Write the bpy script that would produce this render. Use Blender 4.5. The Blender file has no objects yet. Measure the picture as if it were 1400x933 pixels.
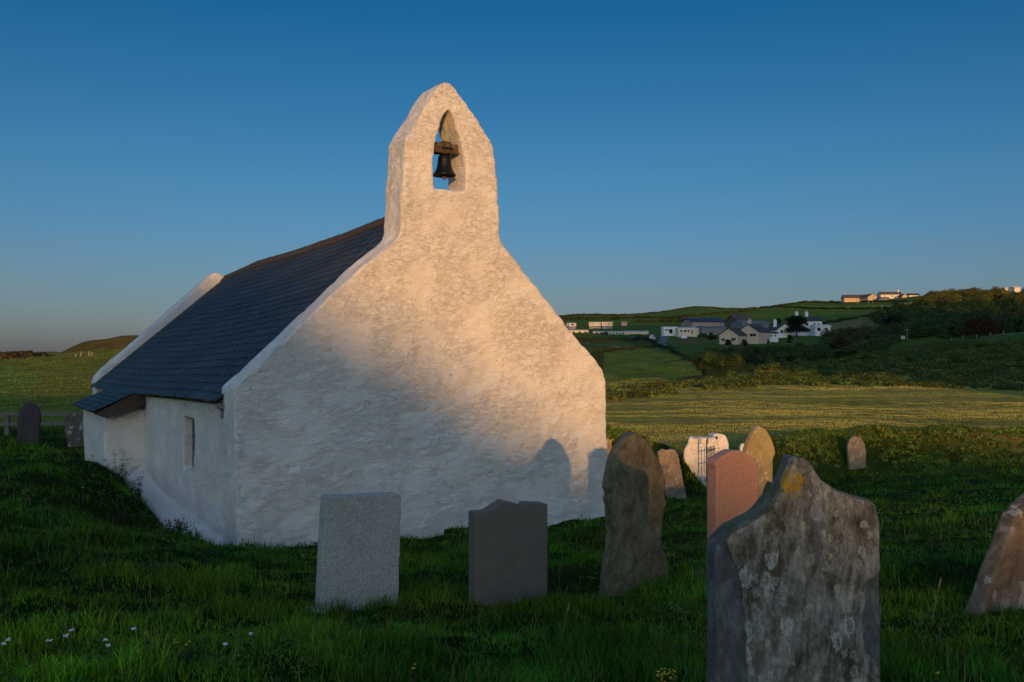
import bpy, bmesh, math, random
import numpy as np
from mathutils import Vector, Matrix
random.seed(7); RNG = np.random.default_rng(11)
F, CX, HY, EYE = 1300.0, 700.0, 483.0, 1.65      # focal (px of a 1400 px wide frame), principal column, horizon row, eye height
SC = bpy.context.scene
COL = SC.collection
BX, BT = -0.057, 0.0965                           # sunlight travels along (BX, 1, -BT)

def P(u, v, d):
    return np.array([(u-CX)/F*d, d, EYE-(v-HY)/F*d])

# ------------------------------------------------------------------ noise
def _h(ix, iy, iz, seed):
    n = (ix*374761393 + iy*668265263 + iz*2147483647*3 + seed*974634777) & 0xffffffff
    n = ((n ^ (n >> 13))*1274126177) & 0xffffffff
    return ((n ^ (n >> 16)) & 0xffff)/65535.0
def vn3(x, y, z, seed=0):
    x = np.asarray(x, float); y = np.asarray(y, float); z = np.asarray(z, float)+0*x
    xi, yi, zi = np.floor(x).astype(np.int64), np.floor(y).astype(np.int64), np.floor(z).astype(np.int64)
    fx, fy, fz = x-xi, y-yi, z-zi
    fx = fx*fx*(3-2*fx); fy = fy*fy*(3-2*fy); fz = fz*fz*(3-2*fz)
    r = 0
    for a in (0, 1):
        for b in (0, 1):
            for c in (0, 1):
                w = (fx if a else 1-fx)*(fy if b else 1-fy)*(fz if c else 1-fz)
                r = r + w*_h(xi+a, yi+b, zi+c, seed)
    return r*2-1
def vn2(x, y, seed=0): 
    x = np.asarray(x, float); y = np.asarray(y, float)
    xi, yi = np.floor(x).astype(np.int64), np.floor(y).astype(np.int64)
    fx, fy = x-xi, y-yi
    fx = fx*fx*(3-2*fx); fy = fy*fy*(3-2*fy)
    r = 0
    for a in (0, 1):
        for b in (0, 1):
            r = r + (fx if a else 1-fx)*(fy if b else 1-fy)*_h(xi+a, yi+b, 0*xi, seed)
    return r*2-1
def fbm2(x, y, seed=0, o=3):
    return sum(vn2(x*2**i, y*2**i, seed+i)*0.5**i for i in range(o))
def ss(a, b, x):
    t = np.clip((np.asarray(x, float)-a)/(b-a), 0, 1); return t*t*(3-2*t)

# ------------------------------------------------------------------ church frame
C0 = np.array([-3.563, 12.35]); E1 = np.array([0.852, 0.5235]); E2 = np.array([-0.5235, 0.852])
def CW(w, s, z):                                  # church coordinates -> world (z relative to the eye)
    p = C0 + w*E1 + s*E2
    return (p[0], p[1], z+EYE)
def plane_uv(u, v, O, e1):                        # pixel -> (w, z rel) on the vertical plane through O along e1
    k = (u-CX)/F
    w = (k*O[1]-O[0])/(e1[0]-k*e1[1])
    d = O[1]+w*e1[1]
    return w, -(v-HY)/F*d

# ------------------------------------------------------------------ terrain
ctl = []
def cuv(u, v, d): p = P(u, v, d); ctl.append((p[0], p[1], p[2]))
def cxy(x, y, zr): ctl.append((x, y, zr+EYE))
for x, y, z in [(0,0,-1.65),(2.5,0,-1.6),(-2.5,0,-1.58),(0,-3,-1.6),(6,0,-1.6),(-6,0,-1.45),(0,-12,-1.5),(14,-8,-1.5),(-14,-8,-1.1),
                (-5,3,-1.5),(5,3,-1.62),(60,-40,-1.5),(-60,-40,-1),(0,-80,-1),(-10,4,-1.5),(12,4,-1.7),
                (-2,20,-2.75),(2.5,20,-3.1),(-6,28,-2.7),(4,17,-2.75)]: cxy(x, y, z)
for c in [(490,836,7.15),(695,826,7.5),(870,806,8.1),(1000,796,8.0),(100,935,4.62),(50,850,6.0),(150,780,8),(100,722,10.5),(60,660,14),
          (30,622,20),(38,608,22.8),(1300,935,4.9),(700,935,4.8),(1085,950,4.3),(1340,838,6.5),(1250,762,9),(1200,706,14),(1300,664,20),(1170,642,30),
          (1040,692,19),(915,684,22),(960,668,27),(1390,640,29),(330,747,12.3),(450,741,13),(560,734,13.7),(690,719,14.5),(832,709,15.5),
          (278,747,12.2),(228,728,13.7),(190,690,15.7),(166,664,16.9),(143,640,16.9),(116,636,18.4),(60,700,12),(560,790,9),(400,800,8.4),(760,760,11),(960,730,13),
          # left side field
          (0,592,27),(100,588,29),(0,562,45),(0,530,75),(100,522,85),(0,505,120),(0,492,200),(60,488,210),(105,487,215),(160,487,230),(-120,600,27),(-120,492,200),(-300,600,30),(-300,495,200),
          (220,480,240),(450,470,300),(600,455,600),(600,440,900),(300,482,600),(450,560,45),(620,560,50),(350,530,80),
          # right side
          (1000,470,274),(1030,470,280),(1055,468,290),(985,471,276),(800,605,38),(800,560,66),(800,530,100),(800,505,160),(800,480,240),(800,465,330),(800,456,400),(800,446,500),(800,436,750),(800,430,920),
          (950,605,38),(950,560,64),(950,530,100),(950,512,150),(950,491,230),(950,470,300),(950,455,380),(950,445,480),(950,431,700),(950,420,920),
          (1100,605,38),(1100,575,52),(1100,540,90),(1100,515,140),(1100,498,185),(1100,492,230),(1100,470,280),(1100,456,350),(1100,441,460),(1100,426,650),(1100,413,900),
          (1250,605,38),(1250,570,55),(1250,540,88),(1250,511,130),(1250,492,170),(1250,482,200),(1250,470,250),(1250,450,330),(1250,430,450),(1250,413,620),(1250,405,740),
          (1400,606,38),(1400,565,58),(1400,545,84),(1400,512,125),(1400,486,165),(1400,466,210),(1400,457,250),(1400,447,300),(1400,426,400),(1400,406,520),(1400,401,620),
          (1550,606,38),(1550,560,60),(1550,515,120),(1550,457,250),(1550,400,520),(1550,396,700)]: cuv(*c)
for u, zr in ((-300,-30),(0,-30),(100,-30),(160,-20)): cxy((u-CX)/F*330, 330, zr)
for u in (-300,0,100,160): cxy((u-CX)/F*520, 520, -70)
for u, z in ((-300,-80),(0,-80),(160,-80),(450,-20),(620,15),(800,25),(1000,30),(1250,50),(1550,60)): cxy((u-CX)/F*1500, 1500, z)
ctl = np.array(ctl)
def feat(x, y):
    r = np.hypot(x, y)+1e-9; k = np.arcsinh(r/6.0)/r
    return x*k, y*k
_cx, _cy = feat(ctl[:, 0], ctl[:, 1])
def _ker(dx, dy): return np.sqrt(dx*dx+dy*dy+0.0016)
_A = _ker(_cx[:, None]-_cx[None], _cy[:, None]-_cy[None])
_N = len(ctl); _M = np.zeros((_N+3, _N+3)); _M[:_N, :_N] = _A + np.eye(_N)*-0.002
_M[:_N, _N] = 1; _M[:_N, _N+1] = _cx; _M[:_N, _N+2] = _cy; _M[_N:, :_N] = _M[:_N, _N:].T
# heights compressed so far hills do not ring into the churchyard
_W = np.linalg.solve(_M, np.concatenate([np.arcsinh(ctl[:, 2]/3.0), np.zeros(3)]))
def rbf(x, y):
    x = np.asarray(x, float).ravel(); y = np.asarray(y, float).ravel(); out = np.empty(len(x))
    for i in range(0, len(x), 20000):
        fx, fy = feat(x[i:i+20000], y[i:i+20000])
        out[i:i+20000] = _ker(fx[:, None]-_cx[None], fy[:, None]-_cy[None])@_W[:_N] + _W[_N] + _W[_N+1]*fx + _W[_N+2]*fy
    return np.sinh(out)*3.0
# hill behind the camera: crest line profile across the sunbeam
PX = np.array([-400,-120,-60,-40,-29,-20,-12,-8,-5,-3.2,-2.4,-1.95,-1.56,-1.15,-.55,-.1,.41,.91,1.96,2.39,4,6.7,10,14,22,32,40,50,53,57,75,120,200,260,400,600.])
PZ = np.array([3,3,2.6,3.0,3.2,4.6,5.2,4.8,3.9,2.9,2.1,1.72,1.58,1.36,1.08,.78,.40,.15,-.38,-.54,-.8,-1.08,-.42,-.2,-.15,0.4,1.0,2.5,5,48,60,66,74,64,62,62.])
HD = 165.0
PZ = PZ + np.interp(PX, [-60, -12, -6, -3, 12, 20, 40], [0, 0, .15, .36, .40, .12, 0])
def dist_poly(x, y, pts):
    best = np.full(x.shape, 1e9)
    for (ax, ay), (bx, by) in zip(pts[:-1], pts[1:]):
        vx, vy = bx-ax, by-ay; L = vx*vx+vy*vy
        t = np.clip(((x-ax)*vx+(y-ay)*vy)/L, 0, 1)
        best = np.minimum(best, np.hypot(x-ax-t*vx, y-ay-t*vy))
    return best
def pu(u, d): return ((u-CX)/F*d, d)
HILL = 7.5
BANK1 = [pu(700,25.5), pu(835,25.5), pu(885,26.0)]
BANK2 = [pu(1056,30), pu(1090,31), pu(1172,33), pu(1400,32.2), pu(1700,30)]
def terr(x, y, detail=True):
    x = np.asarray(x, float); y = np.asarray(y, float); sh = x.shape
    x = x.ravel(); y = y.ravel()
    z = rbf(x, y); r = np.hypot(x, y)
    # little headland hill on the left skyline
    hx, hy = pu(156, 262)
    e = ((x-hx)/15.0)**2+((y-hy)/22.0)**2
    z = z + HILL*np.exp(-e**1.5)*ss(0, 60, y)
    # hill behind
    xc = x - BX*(y)                                   # coordinate across the beam
    t = np.clip(-y, 0, None)
    pz = np.interp(xc, PX, PZ) + BT*(HD-7) + EYE
    g = np.where(t < HD+7, np.minimum(t/(HD-7), 1)**2.2, 1-0.9*ss(0, 300, t-HD-7))
    z = z*(1-g) + pz*g
    # churchyard bank
    for pts, h in ((BANK1, 1.25), (BANK2, 0.95)):
        dd = dist_poly(x, y, pts)
        z = z + h*np.exp(-(dd/1.25)**4)*(1+0.15*vn2(x*.8, y*.8, 5))
    # trench along the church side
    qx, qy = x-C0[0], y-C0[1]
    w = qx*E1[0]+qy*E1[1]; s = qx*E2[0]+qy*E2[1]
    p = -w
    edge = np.where(s < 6.4, 0.27, .92) + .06*vn2(s*1.7, s*0, 3)
    inside = (1-ss(edge-.08, edge+.16, p))*ss(-.5, .6, s)*(1-ss(9.6, 11, s))*(w < 3)
    z = z - inside*np.where(s < 6.4, .32, .25)
    if detail:
        yard = 1-ss(28, 36, r)
        nearch = 1-inside
        z = z + nearch*(yard*(.085*vn2(x*.95, y*.95, 1)+.045*vn2(x*2.6, y*2.6, 2)) + .02*vn2(x*6, y*6, 8)*yard)
        mid = ss(36, 60, r)*(1-ss(150, 400, r)*.3)*(y > -40)
        fieldm = (y < 112)
        z = z + mid*np.where(fieldm, .10, .55)*vn2(x*.22, y*.22, 11)*np.where(y > 0, 1, .3) + mid*.05*vn2(x*1.3, y*1.3, 12)
        z = z + ss(100, 140, y)*(1-ss(215, 260, y))*ss(5, 30, x)*(.8*vn2(x*.12, y*.2, 13)+.4*vn2(x*.4, y*.5, 14))
    return z.reshape(sh)
def tz(x, y): return float(terr(np.array([x]), np.array([y]))[0])
def hit(u, v, d0=16, d1=2200, lift=0):
    d = np.exp(np.linspace(math.log(d0), math.log(d1), 900))
    x = (u-CX)/F*d; zr = EYE-(v-HY)/F*d
    dz = terr(x, d, False)+lift - zr
    k = np.argmax(dz > 0)
    if dz[k] <= 0:
        k = int(np.argmax(dz/d))
    return float(x[k]), float(d[k])

# ------------------------------------------------------------------ mesh helpers
def mesh_np(name, V, Fc, cols=None, smooth=False):
    me = bpy.data.meshes.new(name); V = np.asarray(V, np.float32); Fc = np.asarray(Fc, np.int32)
    n, k = Fc.shape
    me.vertices.add(len(V)); me.vertices.foreach_set('co', V.ravel())
    me.loops.add(n*k); me.loops.foreach_set('vertex_index', Fc.ravel())
    me.polygons.add(n); me.polygons.foreach_set('loop_start', np.arange(0, n*k, k, dtype=np.int32))
    me.polygons.foreach_set('loop_total', np.full(n, k, np.int32))
    if smooth: me.polygons.foreach_set('use_smooth', np.ones(n, bool))
    me.update(calc_edges=True)
    if cols is not None:
        a = me.color_attributes.new('Col', 'FLOAT_COLOR', 'POINT')
        c = np.ones((len(V), 4), np.float32); c[:, :3] = cols
        a.data.foreach_set('color', c.ravel())
    return me
def link(name, me, mat=None, parent=None, loc=None, rz=0):
    o = bpy.data.objects.new(name, me); COL.objects.link(o)
    if mat is not None:
        me.materials.clear(); me.materials.append(mat)
    if loc is not None: o.location = loc
    o.rotation_euler.z = rz
    if parent is not None: o.parent = parent
    return o
def tag(o, label=None, cat=None, group=None, kind=None):
    if label: o['label'] = label
    if cat: o['category'] = cat
    if group: o['group'] = group
    if kind: o['kind'] = kind
    return o
def empty(name, loc, rz=0):
    o = bpy.data.objects.new(name, None); COL.objects.link(o); o.location = loc; o.rotation_euler.z = rz
    o.empty_display_size = .2
    return o
def bm_new(): return bmesh.new()
def bm_box(bm, x0, x1, y0, y1, z0, z1):
    v = [bm.verts.new(c) for c in ((x0,y0,z0),(x1,y0,z0),(x1,y1,z0),(x0,y1,z0),(x0,y0,z1),(x1,y0,z1),(x1,y1,z1),(x0,y1,z1))]
    for f in ((3,2,1,0),(4,5,6,7),(0,1,5,4),(1,2,6,5),(2,3,7,6),(3,0,4,7)): bm.faces.new([v[i] for i in f])
    return v
def bm_prism(bm, pts, y0, y1):                     # pts: (x,z) outline, extruded along y
    a = [bm.verts.new((x, y0, z)) for x, z in pts]; b = [bm.verts.new((x, y1, z)) for x, z in pts]
    bm.faces.new(a); bm.faces.new(b[::-1]); n = len(pts)
    for i in range(n): bm.faces.new([a[i], b[i], b[(i+1) % n], a[(i+1) % n]])
def bm_cyl(bm, p0, p1, r0, r1, n=10, cap=True):
    p0, p1 = Vector(p0), Vector(p1); ax = (p1-p0).normalized()
    up = Vector((0,0,1)) if abs(ax.z) < .9 else Vector((1,0,0))
    e = ax.cross(up).normalized(); f = ax.cross(e)
    ra = [bm.verts.new(p0+(e*math.cos(t)+f*math.sin(t))*r0) for t in [2*math.pi*i/n for i in range(n)]]
    rb = [bm.verts.new(p1+(e*math.cos(t)+f*math.sin(t))*r1) for t in [2*math.pi*i/n for i in range(n)]]
    for i in range(n): bm.faces.new([ra[i], ra[(i+1) % n], rb[(i+1) % n], rb[i]])
    if cap: bm.faces.new(ra[::-1]); bm.faces.new(rb)
def bm_lathe(bm, prof, c=(0,0), n=28):
    rings = []
    for r, z in prof:
        rings.append([bm.verts.new((c[0]+r*math.cos(2*math.pi*i/n), c[1]+r*math.sin(2*math.pi*i/n), z)) for i in range(n)])
    for a, b in zip(rings[:-1], rings[1:]):
        for i in range(n): bm.faces.new([a[i], a[(i+1) % n], b[(i+1) % n], b[i]])
    return rings
def bm_mesh(bm, name, smooth=False):
    bmesh.ops.recalc_face_normals(bm, faces=bm.faces)
    me = bpy.data.meshes.new(name); bm.to_mesh(me); bm.free()
    if smooth:
        for p in me.polygons: p.use_smooth = True
    return me
def co(me):
    a = np.empty(len(me.vertices)*3, np.float32); me.vertices.foreach_get('co', a); return a.reshape(-1, 3).astype(float)
def setco(me, a): me.vertices.foreach_set('co', a.astype(np.float32).ravel()); me.update()
def nrm(me):
    a = np.empty(len(me.vertices)*3, np.float32); me.vertex_normals.foreach_get('vector', a); return a.reshape(-1, 3).astype(float)
def remeshed(me, voxel, cutters=(), smooth=0):
    o = bpy.data.objects.new('tmp', me); COL.objects.link(o); cs = []
    for c in cutters:
        co_ = bpy.data.objects.new('cut', c); COL.objects.link(co_); cs.append(co_)
        m = o.modifiers.new('b', 'BOOLEAN'); m.operation = 'DIFFERENCE'; m.object = co_; m.solver = 'EXACT'
    m = o.modifiers.new('r', 'REMESH'); m.mode = 'VOXEL'; m.voxel_size = voxel; m.use_smooth_shade = True
    if smooth:
        m = o.modifiers.new('s', 'SMOOTH'); m.iterations = smooth; m.factor = .5
    dg = bpy.context.evaluated_depsgraph_get(); dg.update()
    out = bpy.data.meshes.new_from_object(o.evaluated_get(dg))
    for q in [o]+cs: bpy.data.objects.remove(q)
    for p in out.polygons: p.use_smooth = True
    return out
def rough(me, layers):                             # layers: (amp, sx, sy, sz, seed)
    a = co(me); n = nrm(me); d = 0
    for amp, sx, sy, sz, seed in layers: d = d + amp*vn3(a[:,0]*sx, a[:,1]*sy, a[:,2]*sz, seed)
    setco(me, a+n*np.asarray(d)[:, None])
def subsample_curve(pts, k=8):                     # Catmull-Rom through open outline
    pts = np.array(pts, float); out = []
    for i in range(len(pts)-1):
        p0 = pts[max(i-1, 0)]; p1 = pts[i]; p2 = pts[i+1]; p3 = pts[min(i+2, len(pts)-1)]
        for t in np.linspace(0, 1, k, endpoint=False):
            out.append(.5*((2*p1)+(-p0+p2)*t+(2*p0-5*p1+4*p2-p3)*t*t+(-p0+3*p1-3*p2+p3)*t**3))
    out.append(pts[-1]); return [tuple(q) for q in out]

# ------------------------------------------------------------------ materials
class NT:
    def __init__(s, name):
        s.m = bpy.data.materials.new(name); s.m.use_nodes = True; s.t = s.m.node_tree; s.t.nodes.clear()
        s.out = s.n('ShaderNodeOutputMaterial'); s.b = s.n('ShaderNodeBsdfPrincipled'); s.l(s.b.outputs[0], s.out.inputs[0])
        s.b.inputs['Roughness'].default_value = .85; s.b.inputs['Specular IOR Level'].default_value = .25
        s.tc = s.n('ShaderNodeTexCoord')
    def n(s, ty, **k):
        q = s.t.nodes.new(ty)
        for a, b in k.items(): setattr(q, a, b)
        return q
    def l(s, a, b): s.t.links.new(a, b)
    def vec(s, scale=(1,1,1), src='Object', rot=(0,0,0)):
        mp = s.n('ShaderNodeMapping'); mp.inputs['Scale'].default_value = scale; mp.inputs['Rotation'].default_value = rot
        s.l(s.tc.outputs[src], mp.inputs[0]); return mp.outputs[0]
    def noise(s, scale, detail=4, rough=.55, vec=None, dist=0):
        q = s.n('ShaderNodeTexNoise'); q.inputs['Scale'].default_value = scale; q.inputs['Detail'].default_value = detail
        q.inputs['Roughness'].default_value = rough; q.inputs['Distortion'].default_value = dist
        s.l(vec if vec is not None else s.tc.outputs['Object'], q.inputs['Vector']); return q.outputs[0]
    def voro(s, scale, vec=None, feature='F1', out=0, rnd=1):
        q = s.n('ShaderNodeTexVoronoi'); q.feature = feature; q.inputs['Scale'].default_value = scale; q.inputs['Randomness'].default_value = rnd
        s.l(vec if vec is not None else s.tc.outputs['Object'], q.inputs['Vector']); return q.outputs[out]
    def ramp(s, x, stops, interp='LINEAR'):
        q = s.n('ShaderNodeValToRGB'); q.color_ramp.interpolation = interp; e = q.color_ramp.elements
        while len(e) < len(stops): e.new(.5)
        for i, (p, c) in enumerate(stops):
            e[i].position = p; c = (c, c, c) if not hasattr(c, '__len__') else c; e[i].color = (*c, 1)
        s.l(x, q.inputs[0]); return q.outputs[0]
    def mix(s, f, a, b, mode='MIX'):
        q = s.n('ShaderNodeMix'); q.data_type = 'RGBA'; q.blend_type = mode
        for sock, v in ((q.inputs[0], f), (q.inputs[6], a), (q.inputs[7], b)):
            if hasattr(v, 'links'): s.l(v, sock)
            elif hasattr(v, '__len__'): sock.default_value = (*v, 1)
            else: sock.default_value = v
        return q.outputs[2]
    def math(s, op, a, b=0.0, c=None):
        q = s.n('ShaderNodeMath'); q.operation = op
        for i, v in enumerate((a, b) if c is None else (a, b, c)):
            if hasattr(v, 'links'): s.l(v, q.inputs[i])
            else: q.inputs[i].default_value = v
        return q.outputs[0]
    def bump(s, h, strength=.5, dist=.02, prev=None):
        q = s.n('ShaderNodeBump'); q.inputs['Strength'].default_value = strength; q.inputs['Distance'].default_value = dist
        s.l(h, q.inputs['Height'])
        if prev is not None: s.l(prev, q.inputs['Normal'])
        s.l(q.outputs[0], s.b.inputs['Normal']); return q.outputs[0]
    def color(s, c):
        if hasattr(c, 'links'): s.l(c, s.b.inputs['Base Color'])
        else: s.b.inputs['Base Color'].default_value = (*c, 1)
        return s
    def attr(s, name='Col'):
        q = s.n('ShaderNodeAttribute'); q.attribute_name = name; return q.outputs[0]
def simple(name, c, rough=.8, var=.25, scale=6, bump=.2, metal=0, spec=.25):
    t = NT(name); n = t.noise(scale, 5)
    t.color(t.mix(n, tuple(x*(1-var) for x in c), tuple(min(1, x*(1+var)) for x in c)))
    t.b.inputs['Roughness'].default_value = rough; t.b.inputs['Metallic'].default_value = metal; t.b.inputs['Specular IOR Level'].default_value = spec
    if bump: t.bump(t.noise(scale*4, 5), bump, .01)
    return t.m

def mat_lime():
    t = NT('limewash')
    v = t.vec((1, 1, 2.1))
    big = t.noise(1.3, 5, .6); n = t.noise(6, 6, .65, v, .4); fine = t.noise(30, 6, .7, v)
    base = t.mix(big, (.80, .765, .69), (.86, .835, .78))
    # worn patches along the courses where lime has thinned
    w = t.ramp(t.noise(3.4, 9, .74, t.vec((1, 1, 2.8)), .6), [(.0, 0), (.57, 0), (.68, 1)])
    base = t.mix(t.math('MULTIPLY', w, .42), base, (.47, .41, .32))
    w2 = t.ramp(t.noise(9, 8, .75, t.vec((1, 1, 3.5)), 1.2), [(.0, 1), (.335, 1), (.40, 0)])
    base = t.mix(t.math('MULTIPLY', w2, .6), base, (.33, .27, .2))
    spots = t.ramp(t.voro(2.3, t.vec((1, 1, 1))), [(0, 1), (.035, 1), (.07, 0)])
    spots = t.math('MULTIPLY', spots, t.ramp(t.noise(25, 3), [(.45, 0), (.6, 1)]))
    base = t.mix(t.math('MULTIPLY', spots, .85), base, (.05, .045, .035))
    t.color(base); t.b.inputs['Roughness'].default_value = .9
    # crazed, course-aligned relief
    nn = t.n('ShaderNodeTexNoise'); nn.inputs['Scale'].default_value = 5; nn.inputs['Detail'].default_value = 6; nn.inputs['Roughness'].default_value = .7; t.l(v, nn.inputs['Vector'])
    q = t.n('ShaderNodeVectorMath', operation='MULTIPLY_ADD')
    t.l(nn.outputs['Color'], q.inputs[0]); q.inputs[1].default_value = (.5, .5, .5); t.l(v, q.inputs[2])
    vo = t.voro(5.5, q.outputs[0], 'DISTANCE_TO_EDGE'); vs = t.ramp(vo, [(0, 0), (.07, .8), (.3, 1)])
    vmask = t.ramp(t.noise(1.8, 5, .6), [(.42, 0), (.6, 1)])
    b1 = t.bump(t.math('MULTIPLY', vs, vmask), .55, .035)
    ridg = t.n('ShaderNodeTexNoise'); ridg.noise_type = 'RIDGED_MULTIFRACTAL'; ridg.inputs['Scale'].default_value = 3.2; ridg.inputs['Detail'].default_value = 7; ridg.inputs['Roughness'].default_value = .6; ridg.inputs['Distortion'].default_value = .5; t.l(t.vec((1, 1, 2.0)), ridg.inputs['Vector'])
    b2 = t.bump(ridg.outputs[0], .35, .012, b1)
    b3 = t.bump(n, .8, .040, b2); t.bump(fine, .9, .017, b3)
    return t.m
def mat_ground():
    t = NT('turf'); c = t.attr()
    a = t.noise(.55, 6, .6); b = t.noise(7, 6, .7); big = t.noise(.045, 5, .6)
    c1 = t.mix(t.ramp(a, [(.3, 0), (.7, 1)]), t.mix(.5, c, (0, 0, 0)), t.mix(.25, c, (1, .85, .45), 'MULTIPLY'))
    c2 = t.mix(t.ramp(b, [(.3, 0), (.7, 1)]), t.mix(.45, c1, (0, 0, 0)), c1)
    c3 = t.mix(t.math('MULTIPLY', t.ramp(big, [(.35, 0), (.65, 1)]), .25), c2, t.mix(.5, c2, (.25, .2, .06)))
    t.color(c3); t.b.inputs['Roughness'].default_value = 1; t.b.inputs['Specular IOR Level'].default_value = .05
    b1 = t.bump(t.noise(2.5, 6, .7), .8, .25); t.bump(t.noise(14, 5, .7), .8, .05, b1)
    return t.m
def mat_leaf(name, trans=.35, rough=.6, spec=.15):
    t = NT(name); c = t.attr(); t.color(c)
    t.b.inputs['Roughness'].default_value = rough; t.b.inputs['Specular IOR Level'].default_value = spec
    tr = t.n('ShaderNodeBsdfTranslucent'); t.l(t.mix(1.0, c, (1.25, 1.3, .6), 'MULTIPLY'), tr.inputs[0])
    mx = t.n('ShaderNodeMixShader'); mx.inputs[0].default_value = trans
    t.l(t.b.outputs[0], mx.inputs[1]); t.l(tr.outputs[0], mx.inputs[2]); t.l(mx.outputs[0], t.out.inputs[0])
    return t.m
def mat_slate_roof():
    t = NT('roof_slate'); c = t.attr()
    n = t.noise(9, 6, .7); c1 = t.mix(t.ramp(n, [(.3, 0), (.75, 1)]), c, t.mix(1, c, (1.5, 1.45, 1.4), 'MULTIPLY'))
    li = t.ramp(t.noise(26, 4, .7), [(.60, 0), (.66, 1)])
    hi = t.n('ShaderNodeSeparateXYZ'); t.l(t.tc.outputs['Object'], hi.inputs[0])
    up = t.math('MULTIPLY', t.ramp(t.math('SUBTRACT', hi.outputs[2], 2.2), [(0, .05), (.9, 1)]), li)
    t.color(t.mix(up, c1, (.17, .09, .03))); t.b.inputs['Roughness'].default_value = .55; t.b.inputs['Specular IOR Level'].default_value = .35
    t.bump(t.noise(40, 5, .7), .35, .008); return t.m
def mat_stone(name, base, dark, light, lich=None, scale=1.0, lichen_amt=.5, orange=0, stretch=1.0, bump=.5, speck=None, rough=.85):
    t = NT(name); v = t.vec((1, 1, stretch))
    a = t.noise(3*scale, 8, .7, v, .6); b = t.noise(14*scale, 6, .7, v)
    c = t.ramp(a, [(.28, dark), (.5, base), (.72, light)])
    c = t.mix(t.ramp(b, [(.35, 0), (.7, 1)]), t.mix(.35, c, dark), c)
    if speck:
        s1 = t.ramp(t.voro(speck[0], None, 'F1', 1), [(0, 0), (.5, .5), (1, 1)])
        c = t.mix(.75, c, t.mix(s1, speck[1], speck[2]))
    if lich:
        for k, (lc, sc, th, am) in enumerate(lich):
            # scattered round rosettes with ragged rims
            dn = t.n('ShaderNodeTexNoise'); dn.inputs['Scale'].default_value = sc*1.8; dn.inputs['Detail'].default_value = 5
            mp = t.n('ShaderNodeMapping'); mp.inputs['Location'].default_value = (k*3.7, k*1.9, k*5.3); t.l(t.tc.outputs['Object'], mp.inputs[0]); t.l(mp.outputs[0], dn.inputs['Vector'])
            q = t.n('ShaderNodeVectorMath', operation='MULTIPLY_ADD'); t.l(dn.outputs['Color'], q.inputs[0]); q.inputs[1].default_value = (.9/sc,)*3; t.l(mp.outputs[0], q.inputs[2])
            vo = t.voro(sc, q.outputs[0])
            m = t.ramp(vo, [(0, .55), (th*.55, .75), (th*.9, 1), (th, 0)])
            m = t.math('MULTIPLY', m, t.ramp(t.noise(sc*.45, 3, .6, mp.outputs[0]), [(.47, 0), (.56, 1)]))
            c = t.mix(t.math('MULTIPLY', m, am), c, lc)
    t.color(c); t.b.inputs['Roughness'].default_value = rough
    b1 = t.bump(t.noise(7*scale, 8, .7, v), bump, .02); t.bump(t.noise(60*scale, 5, .7), bump*.7, .004, b1)
    return t.m
M = {}
M['lime'] = mat_lime(); M['turf'] = mat_ground(); M['grass'] = mat_leaf('grass_blade', .35, .75, .06); M['leaf'] = mat_leaf('foliage', .2)
M['slate'] = mat_slate_roof()
M['oldwood'] = simple('weathered_oak', (.075, .055, .04), .85, .4, 12, .5)
M['timber'] = simple('fence_timber', (.16, .15, .13), .9, .3, 9, .4)
M['iron'] = simple('black_ironwork', (.014, .014, .016), .45, .3, 30, .2, .6, .5)
M['bronze'] = simple('dark_bronze', (.025, .024, .024), .38, .4, 22, .15, .75, .5)
M['glass'] = simple('dark_pane', (.01, .012, .015), .12, .2, 4, 0, 0, .5)
M['lead'] = simple('lead_flashing', (.17, .17, .175), .7, .2, 10, .2)
M['marble'] = simple('white_marble', (.55, .56, .58), .6, .15, 8, .1)
M['render'] = simple('beige_render', (.56, .46, .36), .9, .08, 1.5, .1)
M['white'] = simple('white_render', (.74, .74, .74), .85, .06, 1.5, .1)
M['cream'] = simple('cream_render', (.66, .58, .46), .85, .06, 1.5, .1)
M['ochre'] = simple('ochre_stone', (.50, .36, .22), .9, .2, 1.0, .2)
M['greyroof'] = simple('grey_slates', (.062, .054, .048), .7, .25, 3, .2)
M['blueroof'] = simple('blue_sheet_roof', (.02, .04, .07), .6, .2, 1, .1)
M['brownroof'] = simple('brown_tiles', (.11, .08, .07), .8, .25, 2, .2)
M['pinkboard'] = simple('pinkish_sheet', (.36, .29, .27), .9, .3, .6, .1)
M['metal'] = simple('grey_sheet', (.17, .18, .20), .7, .3, .6, .1)
M['caravan'] = simple('caravan_shell', (.50, .48, .46), .5, .05, 1, 0)
M['bluepaint'] = simple('blue_paint', (.015, .03, .13), .35, .1, 2, 0)
M['redpaint'] = simple('red_paint', (.35, .05, .05), .5, .1, 2, 0)
M['rubber'] = simple('black_rubber', (.012, .012, .012), .8, .1, 4, 0)
M['pole'] = simple('pole_wood', (.20, .175, .15), .9, .25, 3, .1)
M['tarmac'] = simple('tarmac', (.13, .13, .135), .9, .15, 1, .1)
M['track'] = simple('pale_track', (.26, .22, .18), .95, .2, 1, .2)
M['bark'] = simple('bark', (.06, .045, .03), .9, .4, 8, .6)
M['rock'] = simple('cliff_rock', (.22, .16, .10), .95, .5, .5, .8)
M['petal'] = simple('white_petal', (.75, .75, .78), .8, .1, 30, 0)
M['yellow'] = simple('yellow_petal', (.55, .42, .02), .8, .2, 30, 0)
M['stem'] = simple('green_stem', (.035, .06, .015), .8, .3, 10, 0)

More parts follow.
